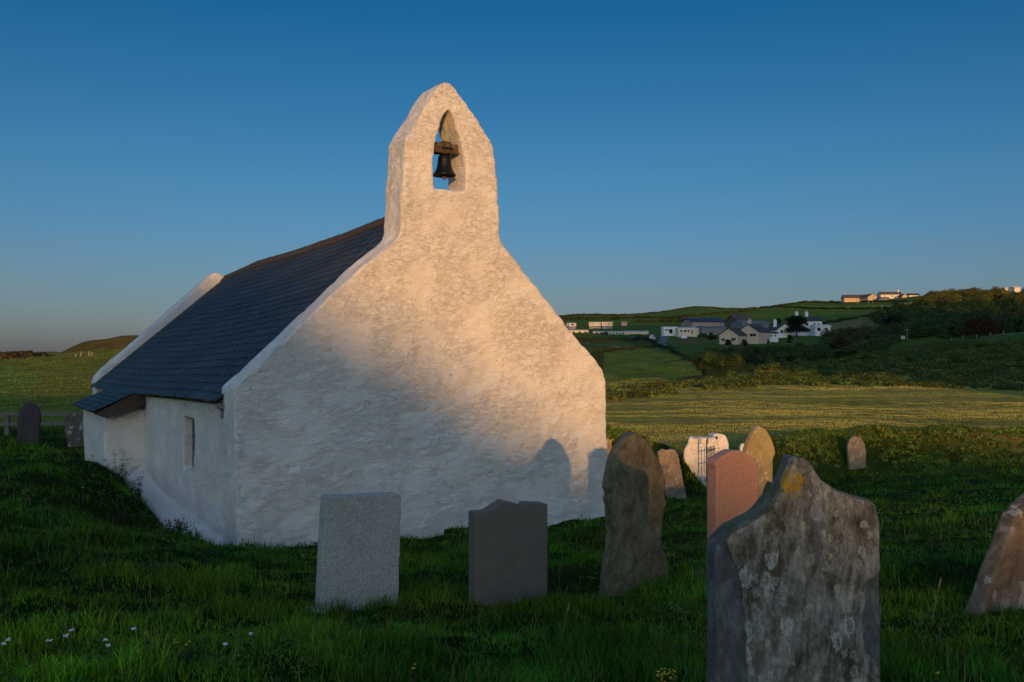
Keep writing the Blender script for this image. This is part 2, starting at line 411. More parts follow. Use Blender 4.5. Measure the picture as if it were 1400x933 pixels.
# ------------------------------------------------------------------ ground sheet
ang = np.concatenate([np.linspace(-43, 43, 780), np.linspace(43.6, 171.8, 214), np.linspace(172, 181, 129), np.linspace(181.4, 316.4, 225)])
ang = np.radians(ang)
rad = np.concatenate([[.15, .4, .8, 1.2], np.arange(1.6, 36, .14), np.exp(np.linspace(math.log(36.2), math.log(3200), 230))])
A_, R_ = np.meshgrid(ang, rad)
gx, gy = R_*np.sin(A_), R_*np.cos(A_)
gz = terr(gx, gy)
# open turf drops under the church
nr, na = gx.shape
V = np.stack([gx.ravel(), gy.ravel(), gz.ravel()], 1)
i = np.arange(nr-1)[:, None]*na; j = np.arange(na)[None]; j2 = (j+1) % na
Fc = np.stack([i+j, i+j2, i+na+j2, i+na+j], -1).reshape(-1, 4)[:, ::-1]
def inpoly(x, y, poly):
    c = np.zeros(x.shape, bool); n = len(poly)
    for a in range(n):
        x0, y0 = poly[a]; x1, y1 = poly[(a+1) % n]
        if y0 == y1: continue
        c ^= ((y0 > y) != (y1 > y)) & (x < (x1-x0)*(y-y0)/(y1-y0)+x0)
    return c
def field(pix, d0=36): return [hit(u, v, d0) for u, v in pix]
def landcol(x, y):
    r = np.hypot(x, y); n = len(x)
    yard = np.array([.012, .040, .005]); dry = np.array([.44, .40, .12]); brk = np.array([.07, .095, .016])
    far = np.array([.11, .21, .032]); olive = np.array([.24, .28, .045])
    c = np.tile(yard, (n, 1))
    def put(m, col): 
        m = np.clip(m, 0, 1)[:, None]; c[:] = c*(1-m)+np.asarray(col)*m
    right = ss(-2, 3, x)
    put(ss(26, 31, r)*right*(y > 0)*.7, (.09, .15, .02)); put(ss(34.2, 36, r)*right*(y > 0), dry)
    wob = 9*vn2(x*.05, y*.02, 21)
    streak = ss(.1, .7, vn2(x*.03, y*.22, 22)); put(ss(38, 45, r)*right*streak*.8*(y > 0), (.19, .28, .045))
    put(ss(92, 112, y+wob-.12*x)*right, brk)
    put(ss(215, 250, y)*ss(-60, 0, x), far)
    put(ss(30, 36, r)*(1-right)*(y > 0), olive)
    put(ss(150, 230, y)*(1-ss(-60, -20, x)), (.10, .085, .03))
    hx, hy = pu(156, 262); put(1.3*np.exp(-(((x-hx)/17)**2+((y-hy)/26)**2)**2), (.20, .155, .05)); put(.7*np.exp(-(((x-hx)/17)**2+((y-hy)/26)**2)**2)*ss(-.1,.5,fbm2(x*.2, y*.2, 91)), (.09, .09, .03))
    return c
FIELDS = []
for pix, colr in [
    ([(826,478),(900,476),(935,490),(962,514),(900,520),(826,530)], (.052,.095,.018)),
    ([(770,472),(850,470),(900,468),(880,476),(826,480),(770,478)], (.035,.060,.014)),
    ([(765,460),(900,462),(880,470),(770,470)], (.030,.052,.012)),
    ([(765,436),(860,429),(985,419.5),(1040,419),(1032,424),(930,434),(905,437),(765,441)], (.042,.088,.014)),
    ([(1055,417),(1236,417),(1236,422),(1160,424),(1055,421.5)], (.060,.125,.020)),
    ([(1035,427),(1160,426),(1205,428),(1190,434),(1110,444),(1035,440)], (.040,.095,.014)),
    ([(1110,447),(1150,440),(1212,433),(1216,440),(1170,452)], (.13,.10,.05)),
    ([(900,448),(960,446),(960,453),(905,456)], (.040,.080,.014)),
    ([(915,463),(985,460),(1000,472),(930,474),(905,470)], (.055,.080,.020)),
    ([(930,466),(975,463),(985,466),(935,470)], (.11,.065,.030)),
    ([(1330,461),(1420,459),(1420,471),(1290,470)], (.035,.075,.018)),
    ([(0,500),(38,510),(62,519),(10,545),(-80,560),(-80,500)], (.075,.125,.020)),
    ([(1330,496),(1420,492),(1420,503),(1340,505)], (.050,.085,.018))]:
    FIELDS.append((field(pix), colr))
cols = landcol(V[:, 0], V[:, 1])
for poly, colr in FIELDS:
    colr = tuple(q*2.6 for q in colr)
    m = inpoly(V[:, 0], V[:, 1], poly); cols[m] = colr
gme = mesh_np('ground', V, Fc, cols, True)
ground = tag(link('ground', gme, M['turf']), kind='structure')
bm = bm_new(); bmesh.ops.create_circle(bm, cap_ends=True, segments=96, radius=42000)
t = NT('sea_water'); t.color((.03, .07, .11)); t.b.inputs['Roughness'].default_value = .35; t.bump(t.noise(.05, 5), .5, 1.0)
tag(link('sea', bm_mesh(bm, 'sea'), t.m, loc=(0, 0, -46)), kind='structure')

# ------------------------------------------------------------------ foliage
M['leaf'].name = 'foliage'
GREEN = np.array([.040, .062, .014])
def leafcloud(centers, radii, n, size, col, seed=0, colvar=.35, up=.35, lobes=.35):
    """leaf-sized faces spread through the outer volume of many lumpy blobs"""
    rg = np.random.default_rng(seed); C = np.repeat(np.asarray(centers, float), n, 0); R = np.repeat(np.asarray(radii, float), n, 0)
    k = len(C); d = rg.normal(size=(k, 3)); d /= np.linalg.norm(d, axis=1)[:, None]; d[:, 2] = np.where(d[:, 2] < -.3, -d[:, 2], d[:, 2])
    lump = 1+lobes*vn3(d[:,0]*2.3+C[:,0], d[:,1]*2.3+C[:,1], d[:,2]*2.3, seed)
    rr = (rg.uniform(.35, 1, k)**.4)*lump
    p = C+d*R*rr[:, None]
    nn = d+rg.normal(size=(k, 3))*.38; nn[:, 2] += up; nn /= np.linalg.norm(nn, axis=1)[:, None]
    a = np.cross(nn, rg.normal(size=(k, 3))); a /= np.linalg.norm(a, axis=1)[:, None]; b = np.cross(nn, a)
    s = size*rg.uniform(.5, 1.3, k)[:, None]
    V = np.stack([p-a*s, p-b*s*.6, p+a*s, p+b*s*.6], 1).reshape(-1, 3)
    blobc = 1+colvar*rg.uniform(-1, 1, (len(centers), 1)); cc = np.repeat(blobc, n, 0)*(1+colvar*.8*rg.uniform(-1, 1, (k, 1)))
    hue = rg.uniform(-.25, .35, (len(centers), 1)); hue = np.repeat(hue, n, 0)
    cl = np.asarray(col)*cc; cl = cl*np.concatenate([1+hue, np.ones_like(hue), 1-hue*.4], 1)
    return V, np.repeat(cl, 4, 0)
def leafobj(name, clouds, mat=None, parent=None):
    V = np.concatenate([c[0] for c in clouds]); c = np.concatenate([c[1] for c in clouds])
    me = mesh_np(name, V, np.arange(len(V)).reshape(-1, 4), np.clip(c, 0.003, 1))
    return link(name, me, mat or M['leaf'], parent)
def along(pix, step, d0=36, jitter=.3, seed=0):
    rg = np.random.default_rng(seed); w = [hit(u, v, d0) for u, v in pix]; out = []
    for (ax, ay), (bx, by) in zip(w[:-1], w[1:]):
        L = math.hypot(bx-ax, by-ay); n = max(1, int(L/step))
        for q in range(n): f = (q+rg.uniform(-.3, .3))/n; out.append((ax+(bx-ax)*f+rg.normal()*jitter*step, ay+(by-ay)*f+rg.normal()*jitter*step))
    out = np.array(out[:900]); z = terr(out[:, 0], out[:, 1])
    return np.column_stack([out, z])
HG = 'field hedges on the far hillside'
def hedge(pix, rpx, label, seed, col=(.036, .052, .014), n=60, d0=36):
    """rpx: half height in photo pixels at its own distance"""
    w = [hit(u, v, d0) for u, v in pix]; d = np.mean([q[1] for q in w]); r = .62*rpx*d/F
    c = along(pix, r*1.0, d0, .25, seed); rg = np.random.default_rng(seed+5)
    s = rg.uniform(.6, 1.35, (len(c), 1)); R = np.concatenate([s*r*1.2, s*r*1.2, s*r], 1); c[:, 2] += R[:, 2]*.5
    V, cl = leafcloud(c, R, n, max(.18, d*.9/F), col, seed)
    o = leafobj('hedge', [(V, cl)]); tag(o, label, 'hedge', HG); return o
hedge([(765,438),(800,438),(835,437),(850,437)], 4.2, 'dark low hedge just above the static caravan and the upper white pair', 1)
hedge([(838,437),(870,436),(905,436),(935,437)], 3.2, 'dark hedge with a stony gap upslope of the small grey shed', 2)
hedge([(905,437),(940,433),(990,429),(1035,425)], 2.6, 'long dark hedge climbing the slope above the blue roofed barn', 3)
hedge([(868,441),(900,441),(945,441),(950,447)], 3.4, 'dark clumpy hedge between the small grey shed and the barn', 4)
hedge([(1040,421),(1100,422),(1160,423),(1236,423)], 2.0, 'dark hedge between the two bright green strips below the hilltop farm', 5)
hedge([(1110,446),(1150,439),(1180,434),(1230,431)], 2.4, 'dark hedge along the upper edge of the bare brown field', 6)
hedge([(765,433),(800,430.5),(850,427),(905,423)], 1.6, 'thin skyline hedge along the ridge over the caravans', 7, (.035,.036,.014))
hedge([(905,423),(980,418),(1060,414),(1150,412)], 1.6, 'brownish skyline hedge running up to the long hilltop barn', 8, (.05,.038,.018))
hedge([(1055,417),(1120,414),(1180,413.5),(1240,413)], 1.5, 'dark hedge on the ridge directly under the hilltop farm', 9, (.045,.045,.016))
hedge([(770,465),(800,464.5),(840,465),(890,465)], 2.3, 'rusty green hedge in front of the lower row of static caravans', 10, (.040,.030,.014))
hedge([(860,466),(885,464),(893,468),(898,474)], 3.4, 'dark shrubby hedge beside the blue parked car', 11)
hedge([(812,483),(840,481),(870,477),(900,474)], 3.0, 'dark field boundary hedge with posts below the footpath', 12)
hedge([(900,474),(918,480),(935,490),(955,503),(972,516)], 3.6, 'dark hedge curving down the right edge of the green field', 13)
hedge([(1225,413),(1232,421),(1225,428),(1215,437)], 3.2, 'dark hedge dropping downhill below the hilltop houses', 14)
# masses of wood and scrub
def mass(name, pix_poly, count, rrange, n, size, col, label, cat, seed, colvar=.35, hmul=1.0, d0=36, lift=.4):
    rg = np.random.default_rng(seed); W = field(pix_poly, d0); xs = [w[0] for w in W]; ys = [w[1] for w in W]; pts = []
    # sample evenly in the polygon
    while len(pts) < count:
        x = rg.uniform(min(xs), max(xs), 4000); y = rg.uniform(min(ys), max(ys), 4000); m = inpoly(x, y, W)
        pts += list(zip(x[m], y[m]))
    pts = np.array(pts[:count]); z = terr(pts[:, 0], pts[:, 1]); R = rg.uniform(*rrange, (count, 1))
    C = np.column_stack([pts, z+R[:, 0]*lift*hmul]); RR = np.concatenate([R, R, R*hmul], 1)
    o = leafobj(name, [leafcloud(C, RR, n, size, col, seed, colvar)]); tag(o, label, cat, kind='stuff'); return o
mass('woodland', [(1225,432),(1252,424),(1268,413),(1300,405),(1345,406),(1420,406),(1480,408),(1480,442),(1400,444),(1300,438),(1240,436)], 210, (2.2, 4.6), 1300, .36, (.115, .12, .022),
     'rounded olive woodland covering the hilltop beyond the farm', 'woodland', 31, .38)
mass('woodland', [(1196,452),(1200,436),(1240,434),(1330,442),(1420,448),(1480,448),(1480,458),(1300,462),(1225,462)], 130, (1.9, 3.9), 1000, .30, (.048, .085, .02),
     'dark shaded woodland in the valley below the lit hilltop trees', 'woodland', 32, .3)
mass('thicket', [(945,491),(985,488),(1060,487),(1090,481),(1130,477),(1200,467),(1232,467),(1205,480),(1130,493),(1060,500),(975,506)], 330, (.9, 1.9), 600, .18, (.05, .08, .018),
     'dark scrubby thicket below the bungalow and white houses', 'thicket', 33, .4)
mass('thicket', [(1125,470),(1140,461),(1200,460),(1222,466),(1180,472)], 60, (1.6, 2.9), 700, .26, (.06, .075, .018),
     'shrubby thicket to the side of the bare brown field', 'thicket', 34, .4)
mass('bracken', [(832,536),(960,524),(1050,505),(1130,497),(1290,478),(1420,466),(1500,470),(1500,536),(1300,532),(1060,528),(940,538),(832,552)], 1700, (.45, 1.25), 130, .15, (.095, .125, .022),
     'low rough bracken and scrub between the dry field and the valley', 'bracken', 35, .4, .6, lift=.1)
mass('scrub', [(-120,497),(0,496),(30,492),(62,489),(66,487.5),(40,486.5),(-120,486.5)], 300, (.35, .9), 160, .2, (.060, .050, .02),
     'dark gorse and broken rock along the clifftop skyline', 'scrub', 36, .4, .6, d0=60)
def bankplants(pts, count, label, seed, skip=None):
    rg = np.random.default_rng(seed); P_ = np.array(pts); sg = np.hypot(*(P_[1:]-P_[:-1]).T); k = rg.choice(len(sg), count, p=sg/sg.sum()); f = rg.uniform(0, 1, count)
    q = P_[k]*(1-f[:, None])+P_[k+1]*f[:, None]; q[:, 1] += rg.uniform(-1.9, 1.2, count)
    if skip is not None: q = q[~((np.abs(q[:, 0]-skip[0]) < .9) & (q[:, 1] < skip[1]+1.0))]
    z = terr(q[:, 0], q[:, 1]); R = rg.uniform(.08, .24, (len(q), 1))
    o = leafobj('hedge_bank_plants', [leafcloud(np.column_stack([q, z+.02]), np.concatenate([R, R, R*.75], 1), 70, .035, (.15, .21, .03), seed, .45)])
    tag(o, label, 'bank plants', kind='stuff')
bankplants(BANK2, 1700, 'leafy plants growing on the low churchyard bank around the lone stone', 37, pu(1172, 30.6))
bankplants(BANK1, 380, 'leafy plants covering the bank between the church and the white gate wall', 38)

# ------------------------------------------------------------------ trees and shrubs one can tell apart
def tree(name, u, v, hpx, wpx, label, seed, col=(.026, .04, .012), trunk=.35, nb=16, d0=36, leaf=None, cat='tree', wide=1.0):
    x, y = hit(u, v, d0); h = hpx*y/F; w = wpx*y/F; z = tz(x, y); rg = np.random.default_rng(seed)
    o = empty(name, (x, y, z)); tag(o, label, cat)
    bm = bm_new(); bm_cyl(bm, (0,0,-.3), (0,0,h*.75), h*.035+.05, h*.012+.02, 8)
    for k in range(7):
        a = rg.uniform(0, 6.28); zz = h*rg.uniform(trunk, .7); bm_cyl(bm, (0,0,zz), (math.cos(a)*w*.33, math.sin(a)*w*.33, zz+h*.12), h*.014+.02, .02, 6)
    link('trunk', bm_mesh(bm, 'trunk'), M['bark'], o)
    c = []; R = []
    for k in range(nb):
        a = rg.uniform(0, 6.28); t_ = rg.uniform(0, 1); zz = h*(trunk+(1-trunk)*t_*.86)
        lim = w*.5*(math.sin(math.pi*(.25+.7*t_))**.7); q = rg.uniform(.2, .75)*lim
        c.append((math.cos(a)*q, math.sin(a)*q, zz)); rr = w*rg.uniform(.15, .26); R.append((rr, rr, rr*.7*wide))
    n = 420; cr = leafobj('crown', [leafcloud(c, R, n, leaf or max(.12, y*.75/F), col, seed, .3)], parent=o)
    return o
tree('pine_tree', 1089, 462, 31, 37, 'dark spreading pine standing between the two white houses', 41, (.010, .017, .008), .22, 30)
tree('tree', 1062, 447, 11, 15, 'small round dark tree behind the white gabled house', 42, (.014, .022, .009), .15)
tree('tree', 1080, 470, 12, 10, 'small dark conifer at the foot of the white gabled house', 43, (.012, .02, .008), .1)
tree('tree', 1222, 456, 24, 34, 'broad dark tree at the near edge of the valley wood', 44, (.014, .022, .008), .15, 30)
tree('tree', 1150, 486, 22, 34, 'brownish broad tree above the small pale pond', 45, (.040, .030, .012), .12, 30)
tree('tree', 1178, 470, 12, 16, 'dark bush-like tree above the thicket near the brown field', 46, (.016, .024, .009), .12)
tree('tree', 1340, 461, 26, 60, 'wide russet brown tree by the pale track', 47, (.055, .030, .014), .15, 34)
tree('shrub', 995.5, 471, 7, 11, 'round clipped green shrub in front of the bungalow', 48, (.020, .035, .010), .0, 14, cat='shrub')
tree('shrub', 1017, 473, 8, 11, 'loose brownish shrub below the bungalow windows', 49, (.035, .035, .018), .0, 12, cat='shrub')
tree('shrub', 1048, 471, 5, 8, 'small green shrub at the far corner of the bungalow', 50, (.020, .033, .010), .0, 10, cat='shrub')
tree('tree', 973, 466, 9, 13, 'olive tree at the near end of the grey sheds', 51, (.030, .034, .012), .05, 20)

# ------------------------------------------------------------------ grass
def grass(name, x, y, h, wd, col, seed, label, lean=.45):
    rg = np.random.default_rng(seed); n = len(x); z = terr(x, y)-.015
    a = rg.uniform(0, 2*math.pi, n); la = rg.uniform(0, 2*math.pi, n)*.8+5.2; ln = np.abs(rg.normal(0, lean, n))+.1
    dx, dy = np.cos(a)*wd*.5, np.sin(a)*wd*.5; lx, ly = np.cos(la)*ln*h, np.sin(la)*ln*h
    b0 = np.stack([x-dx, y-dy, z], 1); b1 = np.stack([x+dx, y+dy, z], 1)
    m0 = np.stack([x-dx*.75+lx*.35, y-dy*.75+ly*.35, z+h*.6], 1); m1 = np.stack([x+dx*.75+lx*.35, y+dy*.75+ly*.35, z+h*.6], 1)
    tp = np.stack([x+lx, y+ly, z+h*(1-.25*ln)], 1)
    V = np.stack([b0, b1, m1, m0, tp, tp], 1)[:, :5].reshape(-1, 3)
    k = np.arange(n)[:, None]*5
    Fq = k+np.array([[0, 1, 2, 3]]); Ft = k+np.array([[3, 2, 4]])
    me = bpy.data.meshes.new(name); me.vertices.add(len(V)); me.vertices.foreach_set('co', V.astype(np.float32).ravel())
    li = np.concatenate([Fq, Ft], 1).ravel().astype(np.int32)
    me.loops.add(len(li)); me.loops.foreach_set('vertex_index', li); me.polygons.add(2*n)
    st = (np.arange(n)[:, None]*7+np.array([[0, 4]])).ravel().astype(np.int32); tot = np.tile([4, 3], n).astype(np.int32)
    me.polygons.foreach_set('loop_start', st); me.polygons.foreach_set('loop_total', tot); me.update(calc_edges=True)
    a_ = me.color_attributes.new('Col', 'FLOAT_COLOR', 'POINT'); c = np.ones((len(V), 4), np.float32)
    c[:, :3] = np.clip(np.repeat(col, 5, 0), .002, 1)
    a_.data.foreach_set('color', c.ravel())
    o = link(name, me, M['grass']); tag(o, label, 'grass', kind='stuff'); return o
def churchmask(x, y):
    qx, qy = x-C0[0], y-C0[1]; w = qx*E1[0]+qy*E1[1]; s = qx*E2[0]+qy*E2[1]
    edge = np.where((s > 6.3) & (s < 9.4), .82, .30)
    ed = np.where((s > .2) & (s < 6.3), .22, np.where((s >= 6.3) & (s < 9.4), .70, -.0))
    return ~((w > -ed) & (w < 6.02) & (s > .0) & (s < 12.4))
# churchyard turf
N = 470000
rg = np.random.default_rng(3)
r = np.exp(rg.uniform(math.log(1.6), math.log(38), N*2)); keep = rg.uniform(0, 1, N*2) < np.clip((r/6.0)**.75, .15, 1)
r = r[keep][:N]; th = np.radians(rg.uniform(-41, 41, len(r)))
x, y = r*np.sin(th), r*np.cos(th)
clump = fbm2(x*1.6, y*1.6, 51, 3); fine = vn2(x*6, y*6, 55)
# pull blades into tufts
x += .05*vn2(x*9, y*9, 61); y += .05*vn2(x*9+7, y*9, 62)
m = churchmask(x, y); x, y, r, clump, fine = x[m], y[m], r[m], clump[m], fine[m]
n = len(x)
long_ = ss(.1, .75, clump)
tall = ss(-.9, -2.4, x)*ss(6.4, 5.2, y)             # lush unmown edge at the near side
h = (.040+.095*long_+.035*ss(-.3, .8, fine))*rg.uniform(.45, 1.25, n)*(1+1.0*tall)*(1+.25*ss(10, 30, r))
wd = (.0058+.0026*tall)*(1+np.clip(r-5, 0, 40)*.11)*rg.uniform(.7, 1.3, n)
hue = vn2(x*.7, y*.7, 71)*.5+rg.uniform(-.5, .5, n)
base = np.array([.068, .160, .016])
col = base*(1+.65*rg.uniform(-1, 1, (n, 1)))*(1+.5*vn2(x*1.9, y*1.9, 75)[:, None]+.35*vn2(x*.5, y*.5, 76)[:, None])
col = col*np.stack([1+.9*hue, 1+.1*hue, 1-.3*hue], 1)
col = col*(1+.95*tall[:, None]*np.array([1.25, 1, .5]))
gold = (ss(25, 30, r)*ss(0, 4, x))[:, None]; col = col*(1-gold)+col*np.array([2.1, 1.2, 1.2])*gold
strawm = rg.uniform(0, 1, n) < .02+.07*ss(.1, .6, vn2(x*.9+3, y*.9, 77)); col[strawm] = np.array([.16, .13, .06])*rg.uniform(.5, 1.2, (strawm.sum(), 1))
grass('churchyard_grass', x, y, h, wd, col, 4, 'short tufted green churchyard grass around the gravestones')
rg = np.random.default_rng(12); n = 1500
r = rg.uniform(1.9, 4.0, n)**2; th = np.radians(rg.uniform(-36, 36, n)); x, y = r*np.sin(th), r*np.cos(th); m = churchmask(x, y); x, y, r = x[m], y[m], r[m]; n = len(x)
grass('seed_stalks', x, y, rg.uniform(.14, .26, n), .0028*(1+r*.07), np.array([.30, .24, .12])*rg.uniform(.5, 1.1, (n, 1)), 14, 'thin straw coloured seed stalks scattered through the churchyard grass', .3)
n = 2600; r = rg.uniform(1.9, 4.6, n)**2; th = np.radians(rg.uniform(-38, 38, n)); x, y = r*np.sin(th), r*np.cos(th); m = churchmask(x, y)&(vn2(x*.9, y*.9, 91) > .05); x, y = x[m], y[m]; n = len(x)
Rr_ = rg.uniform(.04, .11, (n, 1)); lc_ = leafcloud(np.column_stack([x, y, terr(x, y)+.03]), np.concatenate([Rr_, Rr_, Rr_*.6], 1), 26, .013, (.06, .15, .022), 92, .5)
tag(leafobj('ground_cover', [lc_]), 'low clover and broad leafed weeds among the churchyard grass', 'ground cover', kind='stuff')
# dry field beyond the bank
N = 300000
r = rg.uniform(6.0, 11.4, N)**2; u_ = rg.uniform(640, 1560, N); y = r; x = (u_-CX)/F*y
w = .5+.5*vn2(x*.12, y*.35, 81)
h = rg.uniform(.03, .075, len(x))*(.5+w*.9); wd = .008+.00035*y
mixc = ss(.25, .7, .5*w+.25+.25*vn2(x*.03, y*.22, 22))[:, None]*.9
col = (np.array([.58, .52, .15])*mixc+np.array([.20, .27, .045])*(1-mixc))*rg.uniform(.8, 1.2, (len(x), 1))
grass('field_grass', x, y, h, wd, col, 5, 'dry yellowish grass of the sunlit field beyond the bank')
N = 60000
y = rg.uniform(5.4, 14.5, N)**2; u_ = rg.uniform(-160, 520, N); x = (u_-CX)/F*y
h = rg.uniform(.03, .07, N); wd = .012+.0006*y
w = .5+.5*vn2(x*.06, y*.06, 83)
col = (np.array([.32, .35, .05])*w[:, None]+np.array([.18, .31, .04])*(1-w[:, None]))*rg.uniform(.9, 1.1, (N, 1))
grass('field_grass', x, y, h, wd, col, 6, 'olive grass of the field behind the wooden fence')

# ------------------------------------------------------------------ the church
def fu(u, v): return plane_uv(u, v, C0, E1)
church = empty('church', CW(3, 6, -2.7), 0)
tag(church, 'small whitewashed stone church with slate roof and open bellcote', 'church')
church_rz = math.atan2(E1[1], E1[0])
# every part is modelled in church coordinates (w, s, z above datum) and placed by one matrix
church.rotation_euler.z = church_rz
CO = CW(3, 6, -2.7)
def cpart(name, me, mat, parent=church, mv=None):
    a = co(me); a[:, 0] -= 3; a[:, 1] -= 6; a[:, 2] += 2.7
    if parent is not church:
        a -= np.array(parent['_o']) if '_o' in parent else 0
    setco(me, a); return link(name, me, mat, parent)
outline = [(328.5,760),(324,650),(320,560),(319,531)]
outline = [(327,745),(324,650),(320.5,560),(320,533)]
outl = [fu(*q) for q in outline]
outl = [(outl[0][0], -3.7)] + outl
outl += [fu(*q) for q in subsample_curve([(323,528),(380,474),(430,427),(489,371),(520,345),(540,328),(547,317),(549,295),(551,262),(553,225),(554,190)], 3)]
outl += [fu(*q) for q in subsample_curve([(554,190),(566,168),(579,147),(590,128),(597,118),(604,112),(612,110),(620,114),(629,127),(645,151),(660,177),(669,190),(674,203)], 3)][1:]
outl += [fu(*q) for q in subsample_curve([(674,203),(677,228),(679.5,258),(681,290),(682,315),(685,332),(697,348),(714,370),(760,429),(806,480),(822,502),(828,517),(829.5,530)], 3)][1:]
outl += [fu(830,600), fu(831,706)]; outl += [(outl[-1][0], -3.7)]
bm = bm_new(); bm_prism(bm, outl, 0, .62); gm = bm_mesh(bm, 'gable_wall')
hole = [fu(*q) for q in [(592,259),(592.5,231),(594,204),(600,177),(607,160),(614.5,147),(617.5,153),(624,174),(631,196),(636.5,222),(638,262)]]
bm = bm_new(); bm_prism(bm, hole, -.3, 1.0); cut = bm_mesh(bm, 'cut')
gm = remeshed(gm, .030, [cut], 3)
L_LIME = [(.022, .9, .9, 1.3, 1), (.009, 2.6, 2.6, 4.0, 2), (.008, 5, 5, 8, 3), (.006, 11, 11, 15, 4)]
rough(gm, L_LIME)
a = co(gm)                                           # old walls are never quite true
a[:, 1] += .03*vn2(a[:, 0]*.35, a[:, 2]*.35, 9)*(a[:, 1] < .3)
setco(gm, a); cpart('gable_wall', gm, M['lime'])

def roof_ridge(s): return np.interp(s, [.5, 2, 4, 6.5, 9, 11.8], [RZ[0], RZ[1], RZ[2], RZ[3], RZ[4], RZ[5]])
def ridge_z_at(u, v):
    O = C0+3.0*E1; w, z = plane_uv(u, v, O, E2); return w, z
rp = [ridge_z_at(*q) for q in [(527,301),(480,320),(420,341),(342,363),(310,379),(296,386)]]
rs, rzv = zip(*sorted(rp)); 
RZ = np.interp([.5, 2, 4, 6.5, 9, 11.8], rs, rzv)
def eave_z(s): return np.interp(s, [.5, 3, 6.5, 12], [-.655, -.685, -.76, -.80])
def RS(s, q):                                        # left roof slope: q 0 eave .. 1 ridge
    ze, zr = eave_z(s), roof_ridge(s); sag = -.05*np.sin(np.pi*q)*np.sin(np.pi*np.clip((s-.5)/11.5, 0, 1))
    return -.16+3.16*q, s, ze+(zr-ze)*q+sag
def wallmesh(fn_outline, depth_axis, lo, hi, cutters=(), vox=.035):
    bm = bm_new()
    if depth_axis == 'w':                            # outline in (s, z), extruded along w
        a = [bm.verts.new((lo, s, z)) for s, z in fn_outline]; b = [bm.verts.new((hi, s, z)) for s, z in fn_outline]
        bm.faces.new(a); bm.faces.new(b[::-1]); n = len(a)
        for i_ in range(n): bm.faces.new([a[i_], b[i_], b[(i_+1) % n], a[(i_+1) % n]])
    else: bm_prism(bm, fn_outline, lo, hi)
    me = remeshed(bm_mesh(bm, 'w'), vox, cutters, 2); rough(me, L_LIME); return me
# side wall with its little window
so = [(.45,-3.7),(.45,-.66),(3,-.70),(6.9,-.78),(6.9,-3.7)]
def cutbox(w0, w1, s0, s1, z0, z1):
    bm = bm_new(); bm_box(bm, w0, w1, s0, s1, z0, z1); return bm_mesh(bm, 'c')
def side_uv(u, v):                                   # pixel -> (s, z) on the side wall plane
    return plane_uv(u, v, C0+.03*E1, E2)
ws0, wz1 = side_uv(263, 574); ws1, _ = side_uv(248, 574); _, wz0 = side_uv(250, 643)
cpart('side_wall', wallmesh(so, 'w', .05, .75, [cutbox(-.3, .5, ws0, ws1, wz0, wz1)]), M['lime'])
win = cpart('window', (lambda b: (bm_box(b, .20, .23, ws0-.04, ws1+.04, wz0-.04, wz1+.04), bm_mesh(b, 'window'))[1])(bm_new()), M['glass'])
b = bm_new()
for k in range(1, 4):
    s_ = ws0+(ws1-ws0)*k/4; bm_box(b, .190, .1985, s_-.008, s_+.008, wz0, wz1)
for k in range(1, 5):
    z_ = wz0+(wz1-wz0)*k/5; bm_box(b, .192, .1975, ws0, ws1, z_-.008, z_+.008)
cpart('glazing_bars', bm_mesh(b, 'glazing_bars'), M['lead'])
# projecting bay, rest of side, other side, far gable
cpart('side_wall', wallmesh([(6.62,-3.7),(6.62,-1.02),(9.25,-1.04),(9.25,-3.7)], 'w', -.64, .70, (), .04), M['lime'])
cpart('side_wall', wallmesh([(9.1,-3.7),(9.1,-.84),(12.0,-.84),(12.0,-3.7)], 'w', .05, .70, (), .05), M['lime'])
cpart('side_wall', wallmesh([(.5,-3.7),(.5,-.62),(12.0,-.72),(12.0,-3.7)], 'w', 5.3, 5.96, (), .06), M['lime'])
# wedge wall filling under the lower roof
def far_uv(u, v): return plane_uv(u, v, C0+11.9*E2, E1)
fo = [(-.12,-3.7)] + [far_uv(*q) for q in subsample_curve([(130,530),(131,516),(160,489),(210,446),(250,410),(285,378),(293,373),(300,373),(306,378)], 3)]
fpk = fo[-1]
fo += [(fpk[0]+.35, fpk[1]-.15), (6.1, -.6), (6.12, -3.7)]
cpart('far_gable_wall', wallmesh(fo, 's', 11.9, 12.45, (), .04), M['lime'])
# plinth apron at the foot of the side wall
b = bm_new(); zz = []
pts = [(side_uv(166,664)[0], -2.30), (side_uv(200,700)[0], -2.52), (side_uv(235,724)[0], -2.72), (1.2, -2.80)]
rows = []
for s_, z_ in [(6.55,-2.12),(5.6,-2.30),(4.6,-2.40),(3.4,-2.46),(2.2,-2.50),(.9,-2.56)]:
    rows.append([b.verts.new(c) for c in ((.08, s_, z_), (-.05, s_, z_-.03), (-.25, s_, z_-.20), (-.27, s_, z_-.9), (.08, s_, z_-.9))])
for p_, q_ in zip(rows[:-1], rows[1:]):
    for k in range(5): b.faces.new([p_[k], q_[k], q_[(k+1) % 5], p_[(k+1) % 5]])
b.faces.new(rows[0]); b.faces.new(rows[-1][::-1])
pm = remeshed(bm_mesh(b, 'plinth'), .04, (), 1); rough(pm, L_LIME); cpart('plinth', pm, M['lime'])
